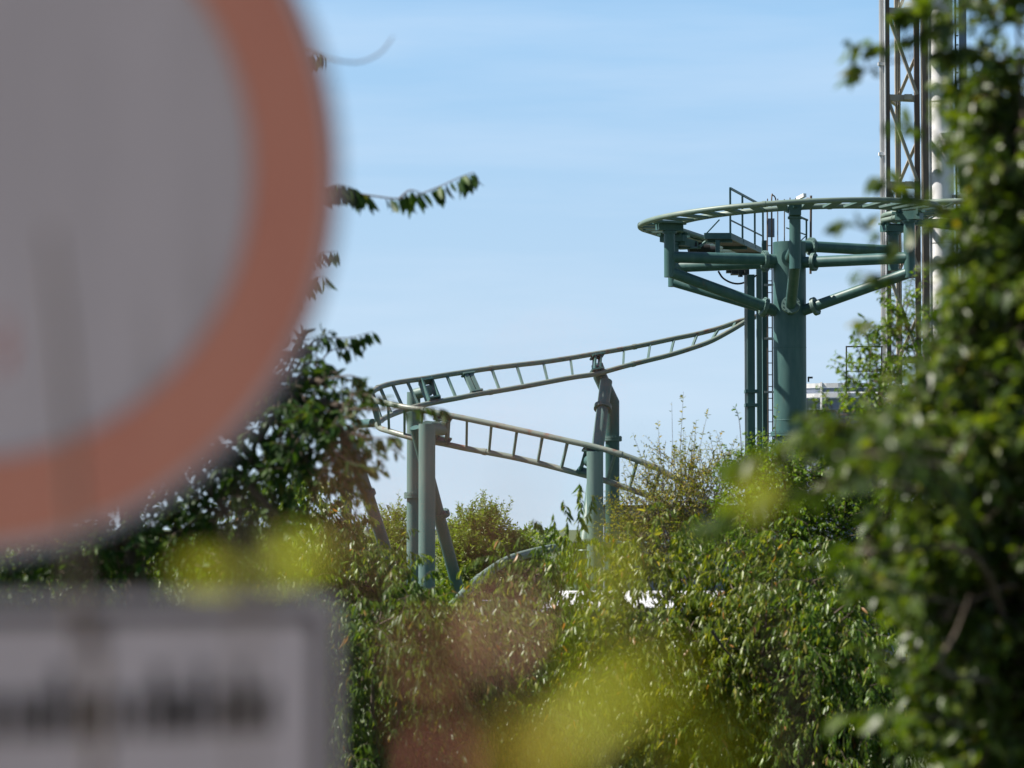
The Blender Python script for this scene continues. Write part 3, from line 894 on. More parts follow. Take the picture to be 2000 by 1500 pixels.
# ------------------------------------------------------------------ building and white canopy roof behind the hedge
DB = 92.0
by = P(0, 1030, DB).y
xb = lambda px: X(px, DB)
zb = lambda py: Z(py, DB)
bl = thing('building', 'low grey-roofed park building with blue grey walls behind the hedge', 'building', (xb(1330), by + 3, 0))
mb = MB(); mb.box((xb(1340), by + 3.5, zb(1012) / 2), (xb(1500) - xb(1182), 6, zb(1012))); mb.build('wall', M['bluegrey'], bl)
mb = MB(); mb.box((xb(1338), by + 3.4, (zb(1012) + zb(990)) / 2), (xb(1512) - xb(1174), 7.2, zb(990) - zb(1012) - 0.01)); rf = mb.build('roof', M['greyroof'], bl)
mb = MB(); mb.box((xb(1338), by - 0.23, zb(988.5)), (xb(1516) - xb(1170), 0.12, 0.06)); mb.build('roof_edge', M['redbrown'], rf)
mb = MB(); mb.box((xb(1240), by + 0.46, zb(1025)), (xb(1300) - xb(1184), 0.07, zb(1013) - zb(1036))); mb.build('board_band', M['redbrown'], bl)
for px in (1225, 1290, 1355, 1420):
    mb = MB(); mb.box((xb(px), by + 0.475, zb(1064)), (0.62, 0.06, 0.75)); w = mb.build('window', M['white'], bl)
    mb = MB(); mb.box((xb(px), by + 0.45, zb(1064)), (0.5, 0.05, 0.62)); mb.build('pane', M['glass'], w)

cn = thing('canopy', 'flat white canopy roof gleaming through gaps in the hedge', 'canopy', P(1200, 1180, 58))
zc = P(0, 1187, 52).z
cp = [P(1030, 1191, 52), P(1430, 1191, 52), P(1420, 1157, 66), P(1095, 1152, 66)]
cp = [Vector((p.x, p.y, zc)) for p in cp]
mb = MB()
for p in cp: mb.v.append(p)
for p in cp: mb.v.append(p - ZV * 0.06)
for q in ((0, 1, 2, 3), (7, 6, 5, 4), (0, 4, 5, 1), (1, 5, 6, 2), (2, 6, 7, 3), (3, 7, 4, 0)): mb.face(q)
mb.build('roof', M['white'], cn)
mb = MB()
for i in range(4): mb.bar(cp[i] - ZV * 0.17, cp[(i + 1) % 4] - ZV * 0.17, 0.06, 0.20)
mb.build('fascia', M['dark_steel'], cn)
for p in cp:
    q = p.lerp((cp[0] + cp[2]) / 2, 0.1)
    mb = MB(); mb.tube([(q.x, q.y, 0), (q.x, q.y, zc - 0.07)], 0.06, 12); mb.build('leg', M['galv'], cn)
g = thing('equipment_box', 'small plain grey equipment box behind the hedge by the raking leg', 'box', foot(P(962, 1185, 72)))
q = P(962, 1176, 72)
mb = MB(); mb.box((q.x, q.y, q.z / 2), (0.42, 0.4, q.z)); mb.build('cabinet', M['greyroof'], g)
mb = MB(); mb.box((q.x, q.y, q.z + 0.025), (0.5, 0.48, 0.04)); mb.build('lid', M['bluegrey'], g)

# ------------------------------------------------------------------ vegetation: every leaf is a small folded blade
def unit(a):
    return a / np.maximum(np.linalg.norm(a, axis=-1, keepdims=True), 1e-9)


def np_mesh(name, verts, faces_by_size):
    """verts (N,3); faces_by_size: list of (M,k) index arrays"""
    me = bpy.data.meshes.new(name)
    loops = np.concatenate([f.ravel() for f in faces_by_size])
    tot = np.concatenate([np.full(len(f), f.shape[1]) for f in faces_by_size])
    start = np.concatenate([[0], np.cumsum(tot)[:-1]])
    me.vertices.add(len(verts)); me.vertices.foreach_set('co', np.ascontiguousarray(verts, dtype=np.float32).ravel())
    me.loops.add(len(loops)); me.loops.foreach_set('vertex_index', loops.astype(np.int32))
    me.polygons.add(len(tot)); me.polygons.foreach_set('loop_start', start.astype(np.int32))
    me.polygons.foreach_set('loop_total', tot.astype(np.int32))
    me.polygons.foreach_set('use_smooth', np.ones(len(tot), dtype=bool))
    me.update(calc_edges=True)
    return me


def leaf_geo(pos, d, nrm, L, W, curl, fold=0.22, lod=1):
    d = unit(d)
    s = unit(np.cross(d, nrm))
    n = np.cross(s, d)
    L, W, curl = L[:, None], W[:, None], curl[:, None]
    if lod == 0:
        v = np.stack([pos, pos + d * L * .45 + s * W * .5 + n * W * fold, pos + d * L - n * curl * L, pos + d * L * .45 - s * W * .5 + n * W * fold], 1)
        b = np.arange(len(pos))[:, None] * 4
        f = [np.concatenate([b + [0, 1, 2], b + [0, 2, 3]])]
        return v.reshape(-1, 3), f
    def c(t): return pos + d * L * t - n * curl * L * t * t
    def st(t, w): return [c(t) + s * W * w * .5 + n * W * fold * w, c(t), c(t) - s * W * w * .5 + n * W * fold * w]
    v = np.stack([pos] + st(.33, .92) + st(.68, .80) + [c(1.0)], 1)
    b = np.arange(len(pos))[:, None] * 8
    f3 = np.concatenate([b + [0, 2, 1], b + [0, 3, 2], b + [4, 5, 7], b + [5, 6, 7]])
    f4 = np.concatenate([b + [1, 2, 5, 4], b + [2, 3, 6, 5]])
    return v.reshape(-1, 3), [f3, f4]


def twig_geo(pts, r0, r1):
    """pts (S,K,3) -> three-sided tapering tubes"""
    S_, K, _ = pts.shape
    t = np.gradient(pts, axis=1)
    t = unit(t)
    u = unit(np.cross(t, np.array([0.31, 0.87, 0.12])))
    w = np.cross(t, u)
    rr = np.linspace(1, 0, K)[None, :, None] * (np.asarray(r0).reshape(-1, 1, 1) - r1) + r1
    rings = np.stack([pts + (u * math.cos(a) + w * math.sin(a)) * rr for a in (0, 2.094, 4.189)], 2)
    v = rings.reshape(-1, 3)
    base = (np.arange(S_)[:, None] * K + np.arange(K - 1)[None, :]).ravel()[:, None] * 3
    f = np.concatenate([base + [k, (k + 1) % 3, (k + 1) % 3 + 3, k + 3] for k in range(3)])
    return v, [f]


def shoot_leaves(rng, starts, dirs, lens, K, grav, Lr, wr, hang, lod=1, curl=0.18, t0=0.12, upn=1.0, spread=0.8):
    S_ = len(starts)
    tt = np.linspace(0, 1, 6)
    down = np.array([0, 0, -1.0])
    def path(t): return starts[:, None] + dirs[:, None] * (lens[:, None, None] * t[None, :, None]) + down * (grav * lens[:, None, None] * t[None, :, None] ** 2)
    pts = path(tt)
    tk = np.linspace(t0, 1, K)
    lp = path(tk)
    tan = unit(dirs[:, None] + down * (2 * grav * tk[None, :, None]))
    lp = lp.reshape(-1, 3); tan = tan.reshape(-1, 3)
    N = len(lp)
    side = unit(np.cross(tan, rng.normal(size=(N, 3))))
    ld = unit(tan * 0.45 + side * spread * (1 - hang * .6) + down * hang * 1.5 + rng.normal(size=(N, 3)) * 0.22)
    up = np.array([0, 0, 1.0]) * upn + rng.normal(size=(N, 3)) * 0.55 + side * 0.3
    nr = unit(up - ld * np.sum(up * ld, 1, keepdims=True))
    L = rng.uniform(Lr[0], Lr[1], N) * (0.72 + 0.28 * rng.random(N))
    L *= np.tile(np.where(np.arange(K) > K - 4, 0.75, 1.0), S_)
    g = leaf_geo(lp + rng.normal(size=(N, 3)) * 0.004, ld, nr, L, L * wr * rng.uniform(.8, 1.15, N), curl * rng.uniform(.3, 1.6, N), lod=lod)
    return pts, g


def merge(geos):
    vs, f3, f4, o = [], [], [], 0
    for v, fs in geos:
        vs.append(v)
        for f in fs: (f3 if f.shape[1] == 3 else f4).append(f + o)
        o += len(v)
    out = []
    if f3: out.append(np.concatenate(f3))
    if f4: out.append(np.concatenate(f4))
    return np.concatenate(vs), out


def part_np(name, geos, mat, parent):
    v, f = merge(geos)
    me = np_mesh(name, v - np.array(origin(parent)), f)
    return link(name, me, mat, parent)


def LB(px, py, d, rx, rz, ry, w=1.0):
    return (np.array(P(px, py, d)), np.array([rx / FPX * d, ry, rz / FPX * d]), w)


def arr(p): return np.array(p, dtype=float)


def sample_lobes(rng, lobes, n, rmin=0.35):
    ws = np.array([l[2] * (l[1][0] * l[1][2]) for l in lobes]); ws /= ws.sum()
    idx = rng.choice(len(lobes), n, p=ws)
    q = unit(rng.normal(size=(n, 3)))
    rad = rmin + (1 - rmin) * rng.random(n) ** 0.6
    c = np.stack([lobes[i][0] for i in idx]); r = np.stack([lobes[i][1] for i in idx])
    off = q * rad[:, None]
    return c + off * r, off, c


def plant(name, label, cat, base, lobes, leaf, bark, n, slen, K, grav, Lr, wr, hang, trunk_r=0.06, group=None, seed=1, lod=1,
          outward=0.8, up=0.45, jitter=0.55, extra=(), twig_r=0.006, curl=0.18, limbs=5, rmin=0.35, trunk_top=None, upn=1.0, clump=0.0):
    rng = np.random.default_rng(seed)
    base = Vector(base)
    g = thing(name, label, cat, base, group)
    st, off, cen = sample_lobes(rng, lobes, n, rmin)
    if clump:                                                  # shoots gather in sprays with gaps between them
        hub = rng.integers(0, max(3, n // 12), n)
        st = st[hub] + rng.normal(size=(n, 3)) * clump
        off = off[hub]
    dirs = unit(off * outward + np.array([0, 0, up]) + rng.normal(size=(n, 3)) * jitter)
    lens = rng.uniform(slen[0], slen[1], n)
    pts, gl = shoot_leaves(rng, st, dirs, lens, K, grav, Lr, wr, hang, lod, curl, upn=upn)
    leaves, twigs = [gl], [twig_geo(pts, np.full(n, twig_r), twig_r * .3)]
    for e in extra:                                           # named sprays: polyline, leaves
        ep = arr([list(p) for p in spline(e['pts'], 6)])
        m = e.get('n', 24)
        s = np.linspace(e.get('t0', 0.1), 1, m)
        if m > 2:                                             # leaves come in uneven clumps
            s = np.clip(s + .035 * np.sin(s * 41 + seed) + rng.normal(size=m) * .012, 0, 1)
        s = s * (len(ep) - 1)
        i0 = np.minimum(s.astype(int), len(ep) - 2); fr_ = (s - i0)[:, None]
        lp = ep[i0] * (1 - fr_) + ep[i0 + 1] * fr_
        tan = unit(ep[i0 + 1] - ep[i0])
        side = unit(np.cross(tan, rng.normal(size=(m, 3))))
        h = e.get('hang', hang)
        ld = unit(tan * .4 + side * .6 * (1 - h * .5) + np.array([0, 0, -1.4 * h]) + rng.normal(size=(m, 3)) * .2)
        un = np.array([0, 0, 1.0]) * .5 + rng.normal(size=(m, 3)) * .7
        nr = unit(un - ld * np.sum(un * ld, 1, keepdims=True))
        el = e.get('L', Lr)
        L = rng.uniform(el[0], el[1], m)
        if m: leaves.append(leaf_geo(lp, ld, nr, L, L * e.get('wr', wr), curl * rng.uniform(.3, 1.8, m), lod=lod))
        twigs.append(twig_geo(ep[None], np.array([e.get('r', twig_r * 1.3)]), twig_r * .4))
    # trunk and limbs
    mb = MB()
    cz = np.mean([l[0] for l in lobes], 0)
    tt = Vector(trunk_top) if trunk_top else Vector((base.x * .4 + cz[0] * .6, base.y * .4 + cz[1] * .6, base.z + (cz[2] - base.z) * .55))
    mid = base.lerp(tt, .5) + Vector((rng.normal() * .06, rng.normal() * .06, 0))
    mb.tube(spline([base - Vector((0, 0, .1)), mid, tt], 4), [trunk_r * (1.15 - .45 * k / 8) for k in range(9)], 12)
    for c, r, w in lobes:
        c = Vector(c)
        m1 = tt.lerp(c, .5) + Vector((rng.normal() * .1, rng.normal() * .1, .12))
        mb.tube(spline([tt - Vector((0, 0, .1)), m1, c], 4), [trunk_r * (.62 - .4 * k / 8) for k in range(9)], 8)
    mb.build('trunk', bark, g)
    bs = []
    for c, r, w in lobes:
        for _ in range(limbs):
            q = unit(rng.normal(size=3) + np.array([0, 0, .5])) * r * rng.uniform(.55, .95)
            k = np.linspace(0, 1, 6)[:, None]
            bow = rng.normal(size=3) * np.linalg.norm(r) * .07
            bs.append(c + q * k + bow * np.sin(k * math.pi))
    if bs:
        twigs.append(twig_geo(np.stack(bs), np.full(len(bs), trunk_r * .22), trunk_r * .07))
    part_np('branches', twigs, bark, g)
    part_np('crown', leaves, M[leaf], g)
    return g


def gb(px, d, dy=0.0):
    q = P(px, 1100, d)
    return Vector((q.x, q.y + dy, ground_z(q.y + dy)))


GT = 'trees of the hedge below the coaster'
# cherry tree on the left, half hidden by the round sign
def poly(d, *pp): return [P(x, y, d) for x, y in pp]
plant('cherry_tree', 'dark cherry tree with drooping leaves rising behind the round sign', 'tree', gb(330, 18),
      [LB(575, 760, 18, 45, 60, .4), LB(560, 830, 18, 60, 50, .5), LB(630, 815, 17.7, 55, 45, .45), LB(672, 850, 17.6, 32, 45, .3, 1.0), LB(680, 795, 17.5, 22, 45, .3, 1.0), LB(600, 900, 18, 60, 45, .5, .9), LB(520, 930, 18.3, 60, 40, .5, .9), LB(440, 1000, 18.3, 70, 45, .6, .8), LB(545, 1010, 18.2, 55, 35, .5, .5),
       LB(350, 1040, 18.5, 80, 45, .6, .8), LB(220, 1085, 18.5, 120, 50, .7), LB(60, 1095, 18.8, 170, 50, .7), LB(450, 1080, 19, 110, 40, .7, .9), LB(600, 690, 18, 25, 32, .25, .7), LB(635, 745, 17.8, 38, 28, .3, .8),
       LB(200, 500, 18.8, 230, 250, .9, .9), LB(360, 250, 18.6, 110, 200, .8, .8), LB(420, 620, 18.4, 90, 130, .8, 1.2), LB(-100, 800, 18.6, 250, 250, .9, .6), LB(330, 830, 18.6, 120, 110, .7, 1.1)],  # unseen lobes behind the sign, added to shade the visible leaves
      'cherry_leaf', M['bark'], 2000, (.16, .34), 10, .3, (.085, .125), .38, .32, trunk_r=.085, trunk_top=P(240, 820, 18.5), seed=3, up=.25,
      extra=[dict(pts=poly(17.2, (400, 520), (480, 430), (600, 372), (660, 372), (720, 382), (790, 388), (850, 368), (890, 350), (925, 336)), n=62, L=(.075, .14), wr=.40, hang=.7, t0=.28, r=.011),
             dict(pts=[P(380, 250, 18.4), P(470, 160, 14), P(540, 110, 11), P(600, 95, 9.4), P(650, 116, 9), P(700, 122, 9), P(742, 104, 9), P(768, 72, 9)], n=0, r=.006),
             dict(pts=poly(17.2, (620, 380), (660, 362), (700, 372)), n=40, wr=.42, L=(.10, .13), hang=.8),
             dict(pts=poly(17.1, (780, 388), (800, 372), (822, 376)), n=8, L=(.09, .12), hang=.8),
             dict(pts=[P(400, 230, 18.6), P(520, 165, 19.2), P(590, 118, 20), P(618, 104, 20.2), P(634, 108, 20.3)], n=9, L=(.11, .14), hang=.8, t0=.6, wr=.3),
             dict(pts=[P(420, 600, 18.4), P(530, 545, 19.2), P(600, 508, 20), P(630, 494, 20.2), P(660, 492, 20.3)], n=12, L=(.10, .13), hang=.8, t0=.5, wr=.3),
             dict(pts=[P(420, 660, 18.4), P(520, 620, 19.2), P(585, 570, 20), P(615, 545, 20.2), P(636, 540, 20.3)], n=11, L=(.11, .15), hang=.85, t0=.5, wr=.3),
             dict(pts=poly(19, (560, 740), (580, 690), (592, 648)), n=16, L=(.09, .12), hang=.05, t0=.45, wr=.3),
             dict(pts=poly(18.5, (580, 720), (610, 670), (640, 660), (680, 660), (728, 648)), n=26, L=(.08, .11), hang=.7, t0=.4),
             dict(pts=poly(18.5, (600, 760), (640, 690), (680, 680), (705, 660)), n=16, L=(.08, .11), hang=.7, t0=.5),
             dict(pts=poly(17.5, (640, 740), (690, 735), (712, 760), (720, 775)), n=22, L=(.09, .12), hang=.5, t0=.3),
             dict(pts=poly(17.0, (680, 800), (760, 800), (830, 795), (868, 800)), n=20, L=(.08, .115), hang=.75, t0=.5),
             dict(pts=poly(16.5, (660, 830), (690, 850), (745, 855), (775, 850)), n=12, L=(.08, .11), hang=.75, t0=.5),
             dict(pts=poly(16.5, (650, 880), (690, 905), (728, 912)), n=18, L=(.08, .11), hang=.5, t0=.3)])
# narrow-leaved trees of the hedge, sharp in the sunlight
def hedge(label, base_px, d, lobes, n, seed, leaf='peach_leaf', Lr=(.07, .155), wr=.29, hang=.62, **kw):
    n = int(n * 1.8); kw.setdefault('slen', (.3, .7)); kw.setdefault('K', 18); kw.setdefault('grav', .55)
    return plant('hedge_tree', label, 'tree', gb(base_px, d), lobes, leaf, M['bark'], n, kw.pop('slen'), kw.pop('K'), kw.pop('grav'), Lr, wr, hang,
                 trunk_r=.05, group=GT, seed=seed, clump=.19, twig_r=.003, **kw)


hedge('sunlit narrow-leaved tree with a rounded top below the forked support', 600, 37,
      [LB(580, 1030, 37, 85, 70, .9), LB(645, 1085, 37, 65, 70, .9), LB(705, 1140, 36.5, 70, 75, .9), LB(560, 1130, 37, 100, 70, .9), LB(660, 1160, 37, 110, 80, .9), LB(770, 1130, 36.5, 40, 55, .6), LB(770, 1200, 36.5, 60, 60, .7), LB(640, 1240, 37, 120, 60, .9)],
      560, 11, extra=[dict(pts=poly(36.5, (690, 1060), (700, 1030), (712, 1012), (730, 1015)), n=24), dict(pts=poly(36.5, (590, 1000), (572, 965), (566, 945)), n=22), dict(pts=poly(36.5, (640, 1010), (655, 980), (668, 975)), n=20)])
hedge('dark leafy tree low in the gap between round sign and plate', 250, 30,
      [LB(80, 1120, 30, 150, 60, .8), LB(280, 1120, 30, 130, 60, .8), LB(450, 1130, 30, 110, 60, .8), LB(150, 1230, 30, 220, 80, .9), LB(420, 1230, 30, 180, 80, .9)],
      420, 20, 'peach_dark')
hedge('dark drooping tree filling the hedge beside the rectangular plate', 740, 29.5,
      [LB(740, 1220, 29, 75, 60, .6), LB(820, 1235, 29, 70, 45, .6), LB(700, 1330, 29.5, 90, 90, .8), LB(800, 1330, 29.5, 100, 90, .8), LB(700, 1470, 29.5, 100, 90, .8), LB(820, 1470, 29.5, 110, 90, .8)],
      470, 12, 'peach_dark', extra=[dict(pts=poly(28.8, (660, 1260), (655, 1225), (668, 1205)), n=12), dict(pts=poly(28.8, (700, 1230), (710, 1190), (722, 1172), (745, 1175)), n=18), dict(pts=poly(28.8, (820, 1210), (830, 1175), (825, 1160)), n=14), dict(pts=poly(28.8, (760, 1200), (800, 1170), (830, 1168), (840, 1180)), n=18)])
hedge('narrow-leaved tree with bronze-tinged shoots in the hedge below the low track', 940, 31,
      [LB(900, 1260, 31, 80, 65, .8), LB(980, 1250, 31, 80, 70, .8), LB(900, 1370, 31, 100, 90, .8), LB(1010, 1370, 31, 100, 90, .8), LB(900, 1490, 31, 110, 80, .8), LB(1020, 1490, 31, 110, 80, .8)],
      480, 13, extra=[dict(pts=poly(30.5, (860, 1240), (858, 1195), (868, 1170)), n=14)])
hedge('tall narrow-leaved tree reaching up to the short flat-topped post', 1090, 33.5,
      [LB(1045, 1125, 33.5, 45, 45, .6, .35), LB(1100, 1125, 33.5, 50, 40, .6, .45), LB(1150, 1140, 33.5, 45, 40, .6, .4), LB(1090, 1230, 33, 80, 60, .8), LB(1060, 1320, 33, 110, 80, .8), LB(1180, 1270, 33, 80, 70, .8), LB(1130, 1400, 33, 120, 90, .8), LB(1100, 1510, 33, 130, 70, .8)],
      600, 14, hang=.85, extra=[dict(pts=poly(33, (1115, 1110), (1128, 1040), (1135, 980), (1131, 940)), n=44, t0=.3), dict(pts=poly(33, (1100, 1080), (1108, 1010), (1100, 975)), n=26), dict(pts=poly(33, (1060, 1080), (1060, 1030), (1040, 1012)), n=24), dict(pts=poly(33, (1110, 1080), (1150, 1000), (1158, 965)), n=30), dict(pts=poly(33, (1020, 1110), (1010, 1070), (1015, 1048)), n=16), dict(pts=poly(33, (1070, 1080), (1085, 1040), (1080, 1000)), n=20)])
hedge('broad narrow-leaved tree hiding the foot of the grey-roofed building', 1290, 31.5,
      [LB(1240, 1125, 32, 75, 45, .8, .7), LB(1330, 1130, 32, 75, 45, .8, .75), LB(1300, 1172, 31.5, 90, 30, .7, .8), LB(1250, 1240, 31, 75, 50, .8), LB(1350, 1250, 31, 85, 60, .8), LB(1230, 1350, 31, 100, 80, .8), LB(1350, 1360, 31, 100, 80, .8), LB(1250, 1480, 31, 110, 80, .8), LB(1370, 1480, 31, 100, 80, .8)],
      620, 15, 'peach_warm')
hedge('yellow-green drooping tree right of the grey-roofed building', 1480, 31,
      [LB(1430, 1140, 31.5, 60, 50, .8, .8), LB(1500, 1170, 31, 75, 65, .8), LB(1470, 1270, 31, 90, 75, .8), LB(1480, 1390, 31, 100, 80, .8), LB(1490, 1500, 31, 110, 70, .8)],
      500, 16, 'peach_warm')
hedge('drooping tree with bare grey twigs at the blurred bush edge', 1620, 30.5,
      [LB(1590, 1130, 31, 75, 60, .8), LB(1660, 1200, 30.5, 80, 70, .8), LB(1600, 1270, 30.5, 90, 75, .8), LB(1690, 1330, 30.5, 90, 75, .8), LB(1610, 1400, 30.5, 100, 80, .8), LB(1720, 1460, 30.5, 110, 80, .8), LB(1600, 1510, 30.5, 110, 60, .8), LB(1860, 1420, 30.5, 110, 110, .8, .7)],
      640, 17, extra=[dict(pts=poly(29.6, (1390, 1232), (1410, 1262), (1430, 1285), (1440, 1300)), n=0, r=.022), dict(pts=poly(29.6, (1425, 1245), (1420, 1265), (1470, 1270)), n=0, r=.012), dict(pts=poly(29.6, (1630, 1198), (1660, 1175), (1690, 1150)), n=6, r=.012), dict(pts=poly(29.6, (1600, 1285), (1632, 1292), (1655, 1283)), n=4, r=.012)])
# second row that closes the gaps in the hedge
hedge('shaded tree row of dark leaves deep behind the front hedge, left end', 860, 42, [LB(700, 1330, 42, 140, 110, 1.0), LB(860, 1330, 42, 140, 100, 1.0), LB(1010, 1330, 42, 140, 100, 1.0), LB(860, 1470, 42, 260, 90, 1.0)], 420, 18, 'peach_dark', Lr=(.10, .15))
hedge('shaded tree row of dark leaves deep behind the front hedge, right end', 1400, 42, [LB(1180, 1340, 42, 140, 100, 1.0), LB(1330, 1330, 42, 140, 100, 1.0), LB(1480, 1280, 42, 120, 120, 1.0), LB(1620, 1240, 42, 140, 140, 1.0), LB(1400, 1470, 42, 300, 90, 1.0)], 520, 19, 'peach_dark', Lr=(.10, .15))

# sparse upright shrub with yellowing leaves in front of the bent support
ex = []
rg_ = random.Random(8)
for (x0, y0, x1, y1, nl) in ((1330, 1040, 1335, 765, 30), (1340, 1040, 1384, 797, 40), (1320, 1060, 1285, 820, 26), (1300, 1060, 1236, 845, 16), (1290, 1080, 1232, 900, 22), (1340, 1060, 1360, 820, 34),
                             (1350, 1040, 1410, 840, 34), (1355, 1040, 1430, 880, 34), (1300, 1060, 1300, 860, 30), (1360, 1060, 1440, 850, 16), (1310, 1060, 1256, 880, 26), (1330, 1060, 1312, 785, 8), (1280, 1080, 1200, 930, 22), (1270, 1100, 1210, 985, 26), (1380, 1060, 1470, 900, 30), (1345, 1050, 1350, 870, 36), (1330, 1050, 1325, 880, 36)):
    mx_, my_ = (x0 * .45 + x1 * .55) + rg_.uniform(-8, 8), (y0 + y1) / 2
    ex.append(dict(pts=poly(40 + rg_.uniform(-.5, .5), (x0, y0), (mx_, my_), (x1, y1)), n=int(nl * 1.2), t0=.25, hang=.1, r=.008))
plant('sparse_shrub', 'airy upright shrub with small yellowing leaves in front of the bent support', 'shrub', gb(1340, 40),
      [LB(1340, 980, 40, 70, 90, .7), LB(1290, 1010, 40, 70, 80, .7), LB(1400, 980, 40, 65, 80, .7), LB(1250, 1050, 40, 55, 60, .6), LB(1330, 1080, 40, 90, 50, .7), LB(1430, 1060, 40, 60, 60, .6)],
      'sparse_leaf', M['bark'], 760, (.3, .7), 15, .12, (.045, .07), .42, .15, trunk_r=.05, seed=21, up=.9, twig_r=.005, extra=ex, limbs=9)
# small-leaved shrub round the feet of mast and lift posts
ex = [dict(pts=poly(36, (1480, 930), (1470, 880), (1455, 845)), n=18, hang=.1, L=(.05, .07)), dict(pts=poly(36, (1500, 930), (1495, 870), (1484, 845)), n=22, hang=.1, L=(.05, .07)), dict(pts=poly(36, (1530, 930), (1515, 850), (1519, 790)), n=14, hang=.1, L=(.05, .07)), dict(pts=poly(36, (1450, 960), (1430, 900), (1418, 870)), n=20, hang=.1, L=(.05, .07)), dict(pts=poly(36, (1560, 930), (1570, 900), (1590, 880)), n=16, hang=.1, L=(.05, .07)), dict(pts=poly(36, (1450, 920), (1445, 830), (1436, 795)), n=10, hang=.1, L=(.05, .07), t0=.6)]
plant('shrub', 'small-leaved green shrub covering the feet of the mast and lift posts', 'shrub', gb(1560, 36),
      [LB(1480, 935, 36, 45, 50, .6), LB(1530, 920, 36, 55, 45, .6), LB(1600, 930, 36, 70, 50, .7), LB(1680, 920, 36, 80, 60, .7), LB(1470, 1010, 36, 60, 60, .7), LB(1550, 1020, 36, 90, 70, .8), LB(1640, 1030, 36, 100, 80, .8), LB(1740, 1000, 36, 90, 110, .8), LB(1800, 1120, 36, 120, 110, .8), LB(1540, 1110, 36, 80, 60, .7), LB(1420, 1070, 36, 60, 45, .6, .7)],
      'ivy_leaf', M['bark'], 1900, (.25, .5), 16, .3, (.055, .08), .5, .35, trunk_r=.06, seed=22, extra=ex, up=.6)
plant('sapling', 'fresh green sapling growing in front of the white gallery', 'tree', gb(1830, 25),
      [LB(1700, 740, 25, 40, 60, .3), LB(1690, 790, 25, 40, 45, .3), LB(1745, 690, 25, 45, 70, .3), LB(1740, 800, 25, 60, 60, .35), LB(1640, 810, 25, 30, 25, .25, .6), LB(1620, 850, 25, 40, 35, .3, .6), LB(1770, 640, 25, 40, 70, .3), LB(1780, 900, 25, 100, 80, .4)],
      'ivy_leaf', M['bark'], 330, (.15, .35), 11, .1, (.05, .075), .5, .3, trunk_r=.02, trunk_top=P(1800, 880, 25), seed=23, up=.9,
      extra=[dict(pts=poly(25, (1690, 720), (1675, 680), (1664, 652)), n=22, L=(.045, .065)), dict(pts=poly(25, (1700, 710), (1695, 670), (1689, 646)), n=20, L=(.04, .06)), dict(pts=poly(25, (1690, 740), (1665, 710), (1656, 695)), n=12), dict(pts=poly(25, (1735, 640), (1742, 612), (1740, 598)), n=14)])

# round laurels far behind the hairpin supports
def laurel(label, px, d, lobes, n, seed):
    plant('laurel_bush', label, 'shrub', gb(px, d), lobes, 'laurel_leaf', M['bark'], n, (.25, .5), 14, -.1, (.12, .18), .36, .05, trunk_r=.1,
          group='round laurels behind the posts', seed=seed, up=1.0, jitter=.5, clump=.22, lod=0, curl=.05, upn=.5, rmin=.6)


laurel('large round bright green laurel right of the raking leg', 950, 92, [LB(938, 1085, 92, 62, 78, 1.1, 2.5), LB(935, 1180, 92, 85, 70, 1.2), LB(985, 1105, 92, 42, 58, .9), LB(905, 1100, 92, 32, 52, .9), LB(1025, 1125, 92, 35, 45, .9)], 3400, 31)
laurel('smaller round bright green laurel peeping out left of the tall posts', 772, 94, [LB(772, 1055, 94, 40, 52, .9), LB(775, 1110, 94, 45, 60, 1.0), LB(745, 1120, 94, 50, 60, 1.0)], 1500, 32)

# far wood along the horizon, one mass
rng = np.random.default_rng(77)
N = 9000
N = 26000
fx = rng.uniform(-75, 75, N); fy = 190 + rng.uniform(0, 14, N)
top = 2.6 + 1.4 * np.abs(np.sin(fx * .31 + 1.2)) + .5 * np.sin(fx * .83)
fp = np.stack([fx, fy, top * rng.random(N) ** .55], 1)
fd = unit(rng.normal(size=(N, 3)) + np.array([0, 0, .5]))
v, f = leaf_geo(fp, fd, unit(rng.normal(size=(N, 3))), rng.uniform(.25, .5, N), rng.uniform(.14, .26, N), np.full(N, .1), lod=0)
tag(link('far_wood', np_mesh('far_wood', v, f), M['ivy_leaf']), 'low dark wood along the far horizon behind the park', 'wood', kind='stuff')

